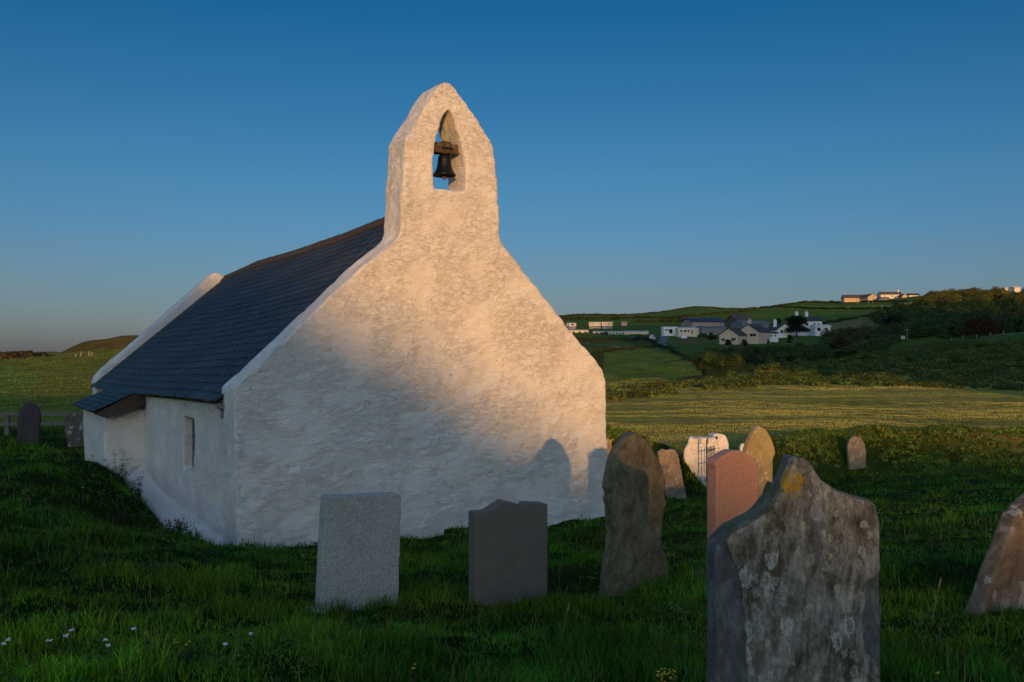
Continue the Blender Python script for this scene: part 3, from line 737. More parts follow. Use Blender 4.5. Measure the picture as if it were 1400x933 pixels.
# roof
Vr, Fr, Cr = [], [], []
rg = np.random.default_rng(9)
def slate(c00, c10, c11, c01, th, colr):
    base_ = len(Vr); c = [np.array(q, float) for q in (c00, c10, c11, c01)]
    nn = np.cross(c[1]-c[0], c[3]-c[0]); nn /= np.linalg.norm(nn); nn = nn if nn[2] > 0 else -nn
    lift = rg.uniform(.0125, .0135); up_ = [c[0]+nn*lift, c[1]+nn*lift, c[2]+nn*.003, c[3]+nn*.003]
    Vr.extend(up_); Vr.extend([q-nn*th for q in up_]); Cr.extend([colr]*8)
    for f in ((0,1,2,3),(4,7,6,5),(0,4,5,1),(1,5,6,2),(2,6,7,3),(3,7,4,0)): Fr.append([base_+k for k in f])
def slatecol():
    k = rg.uniform(.78, 1.25); c = np.array([.020, .029, .041])*k*(1+.18*math.sin(s_*1.3+rwi*.7))
    if rg.uniform() < .12: c = c*np.array([1.3, 1.1, .85])
    return c
nrow = 24
for side in (0, 1):
    for rwi in range(nrow):
        q0, q1 = rwi/nrow, min(1.0, (rwi+1.35)/nrow); s_ = .46-rg.uniform(0, .25)
        while s_ < 11.95:
            wdt = rg.uniform(.17, .36); e_ = min(s_+wdt-.0015, 11.95); j_ = rg.uniform(-.0025, .0025)
            if e_-s_ > .05:
                f = lambda s, q: np.array(RS(s, q))
                cs = [f(max(s_, .47), q0+j_), f(e_, q0+j_), f(e_, q1), f(max(s_, .47), q1)]
                if side:
                    cs = [np.array([6-c[0], c[1], c[2]]) for c in cs]
                slate(cs[0], cs[1], cs[2], cs[3], .006, slatecol())
            s_ += wdt
# lower roof over the bay
def LS(s, q):
    z0 = -1.075+.0*s; z1 = eave_z(s)+.03; return np.array([-.86+.74*q, s, z0+(z1-z0)*q])
for rwi in range(6):
    s_ = 6.36+(rwi % 2)*.12-.12
    while s_ < 9.5:
        wdt = rg.uniform(.24, .31); e_ = min(s_+wdt-.006, 9.5)
        if e_-max(s_, 6.36) > .04:
            s0_ = max(s_, 6.36); q1 = min(1.05, (rwi+1.35)/6); slate(LS(s0_, rwi/6), LS(e_, rwi/6), LS(e_, q1), LS(s0_, q1), .006, slatecol())
        s_ += wdt
rm = mesh_np('roof', np.array(Vr), np.array(Fr), np.array(Cr)); roof = cpart('roof', rm, M['slate'])
# boarding under the slates
b = bm_new(); ns = 12; secs = []
for k in range(ns+1):
    s_ = .5+11.45*k/ns; e_ = RS(s_, 0); q_ = RS(s_, .5); r_ = RS(s_, 1)
    L_ = [(e_[0]+.06, s_, e_[2]+.051-.034), (q_[0], s_, q_[2]-.03), (r_[0], s_, r_[2]-.03), (6-q_[0], s_, q_[2]-.03), (6-e_[0]-.06, s_, e_[2]+.051-.034)]
    L_ += [(c[0], c[1], c[2]-.028) for c in L_[::-1]]
    secs.append([b.verts.new(c) for c in L_])
for p_, q_ in zip(secs[:-1], secs[1:]):
    for k in range(10): b.faces.new([p_[k], q_[k], q_[(k+1) % 10], p_[(k+1) % 10]])
b.faces.new(secs[0]); b.faces.new(secs[-1][::-1])
cpart('roof_boarding', bm_mesh(b, 'roof_boarding'), M['oldwood'])
# lower roof body, its dark timber end board and eave board
b = bm_new(); bm_prism(b, [(-.84, -1.10), (-.10, eave_z(6.5)-.015), (.05, eave_z(6.5)-.06), (.05, -1.02), (-.60, -1.12)], 6.44, 9.42)
cpart('roof_boarding', bm_mesh(b, 'roof_boarding'), M['oldwood'])
b = bm_new(); bm_prism(b, [(-.85, -1.115), (-.03, -.70), (.03, -.72), (.03, -.99), (-.62, -1.20)][::1], 6.385, 6.43)
cpart('end_board', bm_mesh(b, 'end_board'), M['oldwood'])
b = bm_new()
for k in range(12):
    s0_, s1_ = .62+k*.485, .62+(k+1)*.485-.001
    bm_box(b, -.03, -.012, s0_, s1_, eave_z(s0_)-.05, eave_z(s0_)+.05)
cpart('eave_board', bm_mesh(b, 'eave_board'), M['oldwood'])
b = bm_new(); bm_box(b, -.13, .045, .46, .60, eave_z(.5)-.10, eave_z(.5)-.015); bm_box(b, -.07, .04, .50, .60, eave_z(.5)-.22, eave_z(.5)-.102)
me = remeshed(bm_mesh(b, 'kneeler'), .02, (), 1); rough(me, [(.012, 9, 9, 9, 5)]); cpart('kneeler_stone', me, M['lead'])
# ridge tiles
b = bm_new(); s_ = .5
while s_ < 11.9:
    e_ = min(s_+.45, 11.93); z0, z1 = roof_ridge(s_)+.015+rg.uniform(0, .012), roof_ridge(e_)+.015
    A = [[(-.15, -.115), (-.02, .035), (.02, .035), (.15, -.115), (.14, -.14), (0, .005), (-.14, -.14)]]*2
    v0 = [b.verts.new((3+x_, s_, z0+z_)) for x_, z_ in A[0]]; v1 = [b.verts.new((3+x_, e_-.012, z1+z_)) for x_, z_ in A[0]]
    b.faces.new(v0); b.faces.new(v1[::-1])
    for k in range(7): b.faces.new([v0[k], v1[k], v1[(k+1) % 7], v0[(k+1) % 7]])
    s_ = e_
M['ridge'] = mat_stone('ridge_tile', (.07, .055, .045), (.04, .035, .03), (.13, .09, .05), None, 3, bump=.4)
cpart('ridge_tiles', bm_mesh(b, 'ridge_tiles'), M['ridge'])

# bell in the bellcote
bw, bz = plane_uv(607.5, 205, C0+.21*E2, E1); bp = CW(bw, .21, bz)
bell = empty('church_bell', bp, church_rz); tag(bell, 'small dark bronze bell hanging from a timber in the church bellcote', 'bell')
b = bm_new(); bm_lathe(b, [(.001, -.075), (.03, -.078), (.075, -.085), (.092, -.11), (.10, -.17), (.108, -.24), (.125, -.30), (.15, -.345), (.172, -.375), (.175, -.39), (.16, -.39), (.12, -.31), (.095, -.22), (.08, -.12), (.001, -.10)], n=36)
link('bell_body', bm_mesh(b, 'bell_body', True), M['bronze'], bell)
b = bm_new(); bm_cyl(b, (0,0,-.12), (0,0,-.40), .012, .012, 8); bmesh.ops.create_uvsphere(b, u_segments=14, v_segments=10, radius=.034, matrix=Matrix.Translation((0,0,-.415)))
link('clapper', bm_mesh(b, 'clapper', True), simple('rusty_iron', (.14, .06, .035), .8, .3, 20, .3), bell)
b = bm_new(); bm_box(b, -.30, .32, -.085, .085, -.07, .085)
bmesh.ops.bevel(b, geom=list(b.edges), offset=.012, segments=2, affect='EDGES')
bm_box(b, -.06, .06, -.06, .06, .084, .12)
me = remeshed(bm_mesh(b, 'headstock'), .012, (), 1); rough(me, [(.007, 5, 20, 20, 2), (.004, 30, 30, 30, 3)])
link('headstock', me, mat_stone('bell_timber', (.10, .075, .045), (.035, .025, .02), (.22, .17, .10), None, 4, bump=.6), bell)
b = bm_new()
for xx in (-.055, .055): bm_cyl(b, (xx, -.09, -.085), (xx, -.09, .11), .010, .010, 8)
bm_box(b, -.09, .09, -.102, -.088, -.01, .02)
link('iron_strap', bm_mesh(b, 'iron_strap'), M['iron'], bell)

# ------------------------------------------------------------------ gravestones
GG = 'gravestones in the churchyard'
def stone(label, px, u0, d0, yaw, thick, mat, vox=.02, amp=.006, bury=.35, smooth=3, back=None, bl=None, name='gravestone'):
    O = np.array([(u0-CX)/F*d0, d0]); e1 = np.array([math.cos(math.radians(yaw)), math.sin(math.radians(yaw))])
    pts = [plane_uv(u, v, O, e1) for u, v in px]
    zb = min(p[1] for p in pts)
    # first and last outline points are the feet: extend them below ground
    f0, f1 = pts[0], pts[-1]; pts = [(f0[0], zb-bury)]+pts+[(f1[0], zb-bury)]
    b = bm_new(); bm_prism(b, [(w, z-zb) for w, z in pts], 0, thick)
    me = bm_mesh(b, 'g'); me = remeshed(me, vox, (), smooth)
    rough(me, [(amp, 3, 3, 3, 1), (amp*.7, 9, 9, 9, 2), (amp*.45, 25, 25, 25, 3)])
    o = link(name, me, mat, loc=(O[0], O[1], zb+EYE), rz=math.radians(yaw)); tag(o, label, 'gravestone', GG)
    return o
YW = 30
grey_lich = [((.45, .46, .44), 9, .42, .7), ((.36, .34, .2), 7, .36, .6)]
MA = mat_stone('speckled_granite', (.36, .365, .335), (.16, .16, .14), (.48, .49, .45), None, 1.2, bump=.5, speck=(150, (.17, .175, .155), (.60, .61, .56)))
# dark crust near the top of the slab
MB_ = mat_stone('dark_grey_stone', (.15, .13, .105), (.07, .06, .05), (.23, .20, .16), None, 1.4, bump=.25, speck=(240, (.08, .068, .055), (.24, .21, .17)))
MC = mat_stone('brown_lichen_stone', (.17, .145, .085), (.055, .045, .027), (.34, .29, .18), [((.34, .30, .2), 26, .3, .3)], 3.0, stretch=.6, bump=.7)
MD = mat_stone('pink_granite', (.42, .255, .165), (.33, .19, .125), (.50, .32, .22), None, 1, bump=.12, speck=(210, (.20, .10, .075), (.62, .33, .23)), rough=.45)
ME_ = mat_stone('sandy_lichen_stone', (.36, .29, .13), (.2, .165, .09), (.48, .40, .2), [((.62, .56, .45), 10, .33, .8)], 1.1, stretch=.7, bump=.6)
MF = mat_stone('pale_lichen_stone', (.30, .24, .17), (.15, .12, .09), (.46, .40, .30), [((.60, .57, .5), 12, .3, .7)], 1.6, bump=.8)
MJ = mat_stone('purple_slate', (.068, .056, .062), (.045, .037, .042), (.10, .085, .09), None, .8, bump=.2)
MK = mat_stone('grey_lichen_stone', (.12, .115, .10), (.05, .048, .045), (.21, .20, .18), [((.50, .50, .46), 6, .4, .8)], 1.5, bump=.6)
def mat_front(name, exposed=False):
    t = NT(name); v = t.vec((1, 1, .42))
    a = t.noise(5.0, 10, .74, v, .4); b_ = t.noise(12, 10, .78, t.vec((1, 1, .55)), .25)
    if exposed:
        c = t.ramp(b_, [(.3, (.04, .042, .042)), (.5, (.115, .12, .12)), (.68, (.26, .265, .25))])
        t.color(c); t.bump(t.noise(12, 8, .75, t.vec((1, 1, .25))), .9, .025); return t.m
    fine_ = t.noise(48, 7, .75, t.vec((1, 1, .6)))
    c = t.ramp(b_, [(.36, (.028, .027, .018)), (.45, (.125, .122, .088)), (.52, (.235, .225, .18)), (.60, (.36, .36, .31)), (.70, (.52, .52, .46))])
    blue = t.ramp(t.noise(2.4, 7, .65, t.vec((1, 1, .35)), .5), [(.54, 0), (.60, 1)]); c = t.mix(t.math('MULTIPLY', blue, .75), c, t.mix(a, (.09, .105, .125), (.24, .26, .28)))
    brown = t.ramp(t.noise(5.0, 10, .8, t.vec((1.3, 1, .5)), .5), [(.54, 0), (.58, 1)]); c = t.mix(t.math('MULTIPLY', brown, .9), c, t.mix(fine_, (.025, .02, .012), (.13, .105, .06)))
    olive = t.ramp(t.noise(2.6, 7, .7, t.vec((1, 1, .7)), .8), [(.56, 0), (.64, 1)]); c = t.mix(t.math('MULTIPLY', olive, .55), c, (.20, .18, .07))
    for k, (sc, th, lc, am, cut) in enumerate([(7.5, .40, (.50, .52, .47), .8, .74), (13, .44, (.60, .61, .55), .85, .72), (26, .46, (.52, .52, .40), .7, .62)]):
        mp = t.n('ShaderNodeMapping'); mp.inputs['Location'].default_value = (k*3.3+1.4, k*2.1, k*7.7+.6); mp.inputs['Scale'].default_value = (1, .4, .72); t.l(t.tc.outputs['Object'], mp.inputs[0])
        dn = t.n('ShaderNodeTexNoise'); dn.inputs['Scale'].default_value = sc*2.6; dn.inputs['Detail'].default_value = 8; dn.inputs['Roughness'].default_value = .75; t.l(mp.outputs[0], dn.inputs['Vector'])
        q = t.n('ShaderNodeVectorMath', operation='MULTIPLY_ADD'); t.l(dn.outputs['Color'], q.inputs[0]); q.inputs[1].default_value = (1.0/sc,)*3; t.l(mp.outputs[0], q.inputs[2])
        vo = t.voro(sc, q.outputs[0])
        m_ = t.ramp(vo, [(0, .15), (th*.55, .35), (th*.8, 1), (th, 0)])
        msk = t.ramp(t.voro(sc, q.outputs[0], 'F1', 1), [(cut, 0), (cut+.04, 1)])
        m_ = t.math('MULTIPLY', m_, t.ramp(fine_, [(.32, .35), (.55, 1)]))
        c = t.mix(t.math('MULTIPLY', t.math('MULTIPLY', m_, msk), am), c, lc)
    c = t.mix(t.ramp(fine_, [(.36, .55), (.48, 0)]), c, (.05, .042, .03))
    # orange crust just below the peak
    d = t.n('ShaderNodeVectorMath', operation='DISTANCE'); t.l(t.tc.outputs['Object'], d.inputs[0]); d.inputs[1].default_value = ORG
    near = t.ramp(t.math('ADD', d.outputs['Value'], t.math('MULTIPLY', t.math('SUBTRACT', t.noise(30, 6, .7), .5), .16)), [(0, 1), (.045, 1), (.051, 0)])
    near = t.math('MULTIPLY', near, t.ramp(t.noise(40, 5, .7), [(.42, 0), (.5, 1)]))
    c = t.mix(near, c, (.40, .25, .03))
    t.color(c); b1 = t.bump(a, .7, .02); b2 = t.bump(b_, .7, .01, b1); t.bump(t.noise(70, 5, .7), .5, .003, b2)
    return t.m
stone('rectangular pale speckled granite headstone nearest the church corner', [(438,836),(446,680),(500,677.5),(545,675),(549,680),(545,820)], 490, 7.25, YW, .14, MA, .009, .0012, .35, 1)
stone('dark grey headstone with shouldered top and low central peak', [(651,827),(651,701.5),(669,700),(692,685),(720,692.5),(721.5,688),(748.5,689),(748.5,818)], 700, 7.6, YW, .14, MB_, .009, .001, .35, 1)
stone('tall brown lichened headstone with gothic point beside the church corner',
      [(833,810),(836,770),(840,757),(842,730),(840,694),(837,684),(840,678),(836,668),(839,650),(845,624),(855,604),(864,594),(870,591.5),(878,597),(889,608),(904,636),(911,659),(909,682),(912,688),(907,697),(905,723),(904,749),(911,758),(914.5,770),(914,806)], 870, 8.1, YW, .15, MC, .009, .0008, .35, 1)
stone('pink polished granite headstone with softly arched top',
      [(980,800),(980,640),(978.5,636),(980,630)]+subsample_curve([(984,627),(993,621),(1002,616.5),(1011,616),(1021,620),(1029,625.5),(1036,631)], 3)+[(1037,638),(1036,795)], 1008, 8.0, YW, .13, MD, .010, .0008)
stone('sandy lichened headstone with pointed arch behind the pink granite one',
      [(1024,692),(1022,640),(1021,622),(1023,608),(1029,593),(1039,582),(1047,587),(1054,598),(1059,612),(1060,620),(1057,628),(1057,690)], 1040, 18, YW, .14, ME_, .022, .006)
stone('leaning pale headstone with scalloped top in front of the bank', [(912,686),(905,650),(900,624),(899,618),(903,616),(907,613.5),(912,616),(917,613.5),(923,615),(928,622),(931,640),(939,680)], 918, 22, 12, .12, MF, .022, .008)
stone('small round topped headstone standing alone against the grassy bank', [(1161,642),(1159.5,610),(1163,600),(1170,596),(1178,599),(1183,608),(1185,622),(1185,640)], 1172, 30, 10, .14, MF, .03, .008)
stone('purplish slate headstone with rounded top by the wooden fence', [(20,610),(23,600),(23,572),(27,559),(33,552),(39,550),(47,553),(53,560),(55.5,570),(53,590),(54,608)], 38, 22.8, 8, .10, MJ, .025, .002)
stone('grey lichen spotted headstone half hidden behind the church bay', [(92,607),(88,590),(88,578),(92,568),(103,565),(114,568),(121,574),(121,607)], 104, 23.2, 8, .16, MK, .025, .01)
stone('narrow sliver of brown headstone peeping out behind the church corner', [(826,650),(826,603),(831,599.5),(836,601),(838,610),(838,655)], 832, 19.5, 20, .12, ME_, .025, .006)
stone('tiny white rounded marker stone beside the sandy pointed headstone', [(1012,628),(1012,612),(1014,607),(1018,606),(1020,610),(1020,628)], 1016, 27, 10, .12, M['lime'], .025, .006)
sI = stone('leaning lichened headstone cut off by the edge of the churchyard view',
      [(1338,842),(1387,712),(1402,690),(1425,672),(1450,664),(1480,678),(1502,706),(1498,740),(1462,830)], 1340, 6.5, 26, .12, MF, .015, .008)
sI.data.materials.clear(); sI.data.materials.append(mat_stone('tan_lichen_stone', (.20, .155, .10), (.065, .05, .035), (.30, .25, .18), [((.42, .40, .36), 8, .4, .8), ((.30, .25, .14), 5, .4, .5)], 1.5, bump=.7))
# tall stone standing off to one side whose shadow falls on the bank
Ox, Oy = 5.35, 8.0
0 and stone('large arched headstone standing well apart on the open grass', [(1577-78,830),(1577-76,620),(1577-60,580),(1577-30,556),(1577,547),(1577+30,556),(1577+60,580),(1577+76,620),(1577+78,830)], 1577, 8.0, 5, .12, MC, .03, .006)
# the big near slab: exposed slate core with a flaking lichened face
hp = [(979,960),(979,933),(979,800),(979,757),(982,746),(990,737),(1007,723),(1036,707),(1050,696),(1059,682),(1068,664),(1078,643),(1083,628),(1089,623),(1096,624.5),(1107,636),(1121,653.5),(1143,669),(1168,678),(1188,683),(1198,692),(1201.5,711),(1203,814),(1205,933),(1206,960)]
hu0, hd0, hyaw = 1090, 3.6, 17
O = np.array([(hu0-CX)/F*hd0, hd0]); e1 = np.array([math.cos(math.radians(hyaw)), math.sin(math.radians(hyaw))])
pk = plane_uv(1079, 662, O, e1); zb = plane_uv(1090, 960, O, e1)[1]
ORG = (pk[0], 0, pk[1]-min(plane_uv(u, v, O, e1)[1] for u, v in hp))
M['front'] = mat_front('lichened_slate'); M['front_core'] = mat_front('bare_slate', True)
H = stone('large lichen crusted slate headstone with curved peak in the near foreground', hp, hu0, hd0, hyaw, .075, M['front_core'], .006, .003, .45, 1)
zbm = min(plane_uv(u, v, O, e1)[1] for u, v in hp)
fp = [(1022,960),(1018,900),(1016,850),(1013,820),(1009,790),(1001,765),(995,752),(991,740),(1000,731),(1010,725),(1036,709),(1051,698),(1060,683),(1069,665),(1079,645),(1084,630),(1089,625.5),(1095,627),(1106,638),(1120,655.5),(1142,671),(1167,680),(1186,685),(1195,694),(1199,711),(1200,780),(1194,788),(1184,790),(1178,802),(1181,830),(1178,860),(1183,890),(1194,900),(1200,915),(1202,960)]
rr = random.Random(4); fpts = []
for k in range(len(fp)-1):
    (a0, b0), (a1, b1) = fp[k], fp[k+1]; L_ = math.hypot(a1-a0, b1-b0); m_ = max(1, int(L_/9)); jag = 1.6 if (k < 7 or k > 24) else 0
    for q in range(m_): fpts.append((a0+(a1-a0)*q/m_+rr.uniform(-jag, jag), b0+(b1-b0)*q/m_+rr.uniform(-jag, jag)))
fpts.append(fp[-1])
b = bm_new(); bm_prism(b, [(w, z-zbm) for w, z in [plane_uv(u, v, O, e1) for u, v in fpts]], -.016, .03)
me = remeshed(bm_mesh(b, 'f'), .0065, (), 1); rough(me, [(.005, 4, 4, 4, 7), (.004, 12, 12, 8, 8), (.003, 30, 30, 20, 9)])
link('flaking_face', me, M['front'], H)
# mossy top crust along the shoulders
cr = [(980,756),(983,745),(991,736),(1007,722.5),(1036,706),(1050,695),(1059,682),(1068,663),(1070,668),(1062,690),(1048,703),(1030,716),(1004,731),(993,741),(985,752)]
b = bm_new(); bm_prism(b, [(w, z-zbm+.004) for w, z in [plane_uv(u, v, O, e1) for u, v in cr]], -.004, .092)
me = remeshed(bm_mesh(b, 'c'), .006, (), 0); rough(me, [(.004, 20, 20, 20, 1), (.003, 50, 50, 50, 2)])
link('lichen_crust', me, mat_stone('green_crust', (.11, .125, .085), (.05, .055, .035), (.20, .22, .17), None, 3, bump=.8), H)
# marble kerb by the granite headstone and small fallen stone
def lump(name, label, cat, u, v, d, sx, sy, sz, mat, rz=0, seed=1):
    x, y, z = P(u, v, d); b = bm_new(); bm_box(b, -sx/2, sx/2, -sy/2, sy/2, -.15, sz)
    me = remeshed(bm_mesh(b, 'l'), .012 if sx < .5 else .02, (), 2); rough(me, [(.008, 6, 6, 6, seed)])
    o = link(name, me, mat, loc=(x, y, tz(x, y)), rz=rz); tag(o, label, cat); return o
lump('marble_block', 'low white marble block at the foot of the pale granite headstone', 'kerb stone', 432, 833, 7.15, .15, .14, .05, M['marble'], .5)
lump('fallen_stone', 'small flat grey stone in the grass beside the pink headstone', 'stone', 960, 790, 8.2, .16, .12, .05, MK, .3, 2)
lump('ledger_stone', 'low dark slab lying in grass at the corner of the church bay', 'stone slab', 106, 630, 18.9, .5, .35, .12, MB_, .3, 3)

# ------------------------------------------------------------------ white gate wall with iron gate
gx0, gy0 = P(935, 0, 27.2)[:2]
gate_wall = empty('gate_wall', (gx0, gy0, P(0, 668, 27.2)[2])); tag(gate_wall, 'whitewashed splayed stone wall beside the churchyard entrance', 'wall')
def gw(name, px, d, yaw, th):
    O_ = np.array([(px[0][0]-CX)/F*d, d]); e_ = np.array([math.cos(math.radians(yaw)), math.sin(math.radians(yaw))])
    pts = [plane_uv(u, v, O_, e_) for u, v in px]; b = bm_new(); z0 = P(0, 668, 27.2)[2]-EYE
    V_ = []
    for yy in (0, th):
        V_.append([b.verts.new((O_[0]+w*e_[0]-e_[1]*yy-gx0, O_[1]+w*e_[1]+e_[0]*yy-gy0, z-z0)) for w, z in pts])
    b.faces.new(V_[0]); b.faces.new(V_[1][::-1]); n_ = len(pts)
    for k in range(n_): b.faces.new([V_[0][k], V_[1][k], V_[1][(k+1) % n_], V_[0][(k+1) % n_]])
    me = remeshed(bm_mesh(b, 'x'), .04, (), 1); rough(me, [(.02, 2, 2, 3, 4), (.012, 6, 6, 9, 5)]); return link(name, me, M['lime'], gate_wall)
gw('wall_panel', [(952,672),(948,655),(942,645),(936,633),(934.5,620),(937,612),(940,608),(941,599),(944,597),(950,600),(958,599),(970,599),(976,598),(981,602),(984,640),(986,672)], 27.2, -12, .45)
gw('wall_pier', [(976,672),(976,610),(975,595),(981,593),(989,594),(994,597),(997,606),(997,640),(998,672)], 28.0, 8, .5)
gt = P(966, 662, 26.3); gate = empty('iron_gate', (gt[0], gt[1], gt[2]), math.radians(62)); tag(gate, 'black wrought iron churchyard gate with curled tops, standing open', 'gate')
b = bm_new()
for k in range(7):
    xx = k*.155; tall_ = 1.18 if k in (0, 6) else 1.0; bm_cyl(b, (xx, 0, .05), (xx, 0, tall_), .016 if k in (0, 6) else .010, .016 if k in (0, 6) else .010, 8)
for zz in (.12, .55, .90): bm_cyl(b, (0, 0, zz), (.93, 0, zz), .013, .013, 8)
link('bars', bm_mesh(b, 'bars'), M['iron'], gate)
for xx in (0, .93):
    b = bm_new(); pr = None
    for k in range(15):
        a = math.pi*1.7*k/14; r_ = .075*(1-.25*k/14); p_ = (xx+r_-r_*math.cos(a), 0, 1.17+r_*math.sin(a))
        if pr: bm_cyl(b, pr, p_, .013, .013, 7)
        pr = p_
    link('scroll', bm_mesh(b, 'scroll'), M['iron'], gate)

# ------------------------------------------------------------------ wooden fence
fx, fy, fz = P(5, 592, 26); fence = empty('timber_fence', (fx, fy, fz)); tag(fence, 'weathered grey post and rail fence behind the slate headstone', 'fence')
def fpt(k): return (-3.6+k*2.3-0, (k-1.5)*.5)
for k in range(0, 5):
    X_, Y_ = (k-2)*2.15+.1, (k-2)*.30; zg = tz(fx+X_, fy+Y_)-fz
    b = bm_new(); bm_box(b, X_-.06, X_+.06, Y_-.05, Y_+.05, zg-.3, .58+.03*math.sin(k*3)); bmesh.ops.bevel(b, geom=list(b.edges), offset=.012, affect='EDGES')
    link('post', bm_mesh(b, 'post'), M['timber'], fence)
for zz in (.20, .47):
    b = bm_new()
    for k in range(4):
        X0, Y0, X1, Y1 = (k-2)*2.15+.1, (k-2)*.30-.07, (k-1)*2.15+.1, (k-1)*.30-.07; j0 = .02*math.sin(k*5+zz*9)
        v_ = [b.verts.new(c) for c in ((X0-.1,Y0,zz+j0),(X1+.1,Y1,zz-j0),(X1+.1,Y1,zz+.09-j0),(X0-.1,Y0,zz+.09+j0),(X0-.1,Y0-.035,zz+j0),(X1+.1,Y1-.035,zz-j0),(X1+.1,Y1-.035,zz+.09-j0),(X0-.1,Y0-.035,zz+.09+j0))]
        for f in ((0,1,2,3),(7,6,5,4),(0,4,5,1),(1,5,6,2),(2,6,7,3),(3,7,4,0)): b.faces.new([v_[i_] for i_ in f])
    link('rail', bm_mesh(b, 'rail'), M['timber'], fence)

# ------------------------------------------------------------------ far buildings
def house(name, label, u, v, wpx, hpx, rpx, depth, yaw, wall, roof, cat='house', wins=(), gable_front=False, chim=(), d=None, group=None, overhang=.35, door=None, doorm=None, sink=1.0, y_off=0):
    """u,v: base centre; sizes in photo px at the building's own distance, depth in m; windows given as fractions of the front"""
    if d is None: x, y = hit(u, v)
    else: x, y = (u-CX)/F*d, d
    k = y/F; W, Hh, R = wpx*k, hpx*k, rpx*k; zb_ = EYE-(v-HY)*k
    o = empty(name, (x, y, zb_), math.radians(yaw)); tag(o, label, cat, group)
    b = bm_new(); D = depth
    if gable_front: bm_prism(b, [(-W/2,-sink),(W/2,-sink),(W/2,Hh),(0,Hh+R),(-W/2,Hh)], 0, D)
    else:
        vs = [(0,-sink),(D,-sink),(D,Hh),(D/2,Hh+R),(0,Hh)]
        a_ = [b.verts.new((-W/2, y_, z_)) for y_, z_ in vs]; c_ = [b.verts.new((W/2, y_, z_)) for y_, z_ in vs]
        b.faces.new(a_); b.faces.new(c_[::-1])
        for q in range(5): b.faces.new([a_[q], c_[q], c_[(q+1) % 5], a_[(q+1) % 5]])
    link('wall', bm_mesh(b, 'wall'), wall, o)
    b = bm_new(); th = .22; oh = overhang
    if gable_front:
        sl = R/(W/2)
        for sg in (-1, 1):
            pts = [(0, Hh+R+.02), (sg*(W/2+oh), Hh-oh*sl+.02), (sg*(W/2+oh), Hh-oh*sl+.02+th), (0, Hh+R+.02+th)]
            bm_prism(b, pts, -oh, D+oh)
    else:
        sl = R/(D/2)
        for pts in ([(-oh, Hh-oh*sl+.02), (D/2, Hh+R+.02), (D/2, Hh+R+.02+th), (-oh, Hh-oh*sl+.02+th)], [(D+oh, Hh-oh*sl+.02), (D/2, Hh+R+.02), (D/2, Hh+R+.02+th), (D+oh, Hh-oh*sl+.02+th)]):
            a_ = [b.verts.new((-W/2-oh, y_, z_)) for y_, z_ in pts]; c_ = [b.verts.new((W/2+oh, y_, z_)) for y_, z_ in pts]
            b.faces.new(a_); b.faces.new(c_[::-1])
            for q in range(4): b.faces.new([a_[q], c_[q], c_[(q+1) % 4], a_[(q+1) % 4]])
    rf = link('roof', bm_mesh(b, 'roof'), roof, o)
    for (cx_, ch) in chim:
        b = bm_new(); zt = Hh+R; yc = D/2 if not gable_front else D*.3
        bm_box(b, cx_*W-.45, cx_*W+.45, yc-.4, yc+.4, zt-1.0, zt+ch); bm_box(b, cx_*W-.52, cx_*W+.52, yc-.47, yc+.47, zt+ch, zt+ch+.12)
        bm_cyl(b, (cx_*W-.2, yc, zt+ch+.12), (cx_*W-.2, yc, zt+ch+.5), .12, .12, 8); bm_cyl(b, (cx_*W+.2, yc, zt+ch+.12), (cx_*W+.2, yc, zt+ch+.5), .12, .12, 8)
        link('chimney', bm_mesh(b, 'chimney'), wall, rf)
    for (fx_, fz_, fw, fh) in wins:                # fractions of W and Hh
        b = bm_new(); x0, z0 = fx_*W-W/2, fz_*Hh; ww, wh = fw*W, fh*Hh
        bm_box(b, x0-.07, x0+ww+.07, -.06, -.01, z0-.07, z0+wh+.07)
        wn = link('window', bm_mesh(b, 'window'), M['white'], o)
        b = bm_new(); bm_box(b, x0, x0+ww*.48, -.08, -.062, z0, z0+wh); bm_box(b, x0+ww*.52, x0+ww, -.08, -.062, z0, z0+wh); link('pane', bm_mesh(b, 'pane'), M['glass'], wn)
    if door:
        b = bm_new(); bm_box(b, door[0]*W-W/2, door[0]*W-W/2+door[1]*W, -.05, -.005, 0, door[2]*Hh); link('door', bm_mesh(b, 'door'), doorm or M['glass'], o)
    return o
# bungalow made of two gabled wings
house('bungalow', 'beige bungalow wing with low gable facing the valley', 996, 470, 27, 12, 9, 7.5, -37, M['render'], M['greyroof'], 'bungalow', [(.12,.30,.18,.32),(.66,.30,.24,.36)], True, d=274)
house('bungalow', 'taller beige bungalow wing with big windows under a dark slate roof', 1022.5, 470, 30, 16.5, 9.5, 9, -37, M['render'], M['greyroof'], 'bungalow', [(.60,.58,.30,.26)], True, [(-.1,1.3)], d=277)
house('annexe', 'low white flat annexe joined behind the beige bungalow', 1057.5, 464, 14, 8, 1.5, 5, 10, M['white'], M['greyroof'], 'annexe', [(.2,.45,.15,.3),(.6,.45,.15,.3)], d=292)
house('white_house', 'white gabled house partly hidden by the dark pine', 1073, 462, 23, 11, 8, 9, 10, M['white'], M['greyroof'], 'house', [(.22,.62,.14,.35),(.65,.62,.14,.35)], True, [(-.4,1.2)], d=315)
house('white_house', 'two storey white house with paired chimneys behind the pine', 1108, 456, 34, 17, 6, 8, 8, M['white'], M['greyroof'], 'house', [(.62,.62,.1,.18),(.80,.62,.1,.18),(.3,.62,.1,.18)], False, [(-.38,1.6),(.05,1.6)], d=330)
house('extension', 'white single storey extension in front of the two storey house', 1125, 456, 22, 9.5, 1.5, 4, 8, M['white'], M['white'], 'extension', [(.12,.35,.24,.45),(.62,.35,.2,.45)], d=322)
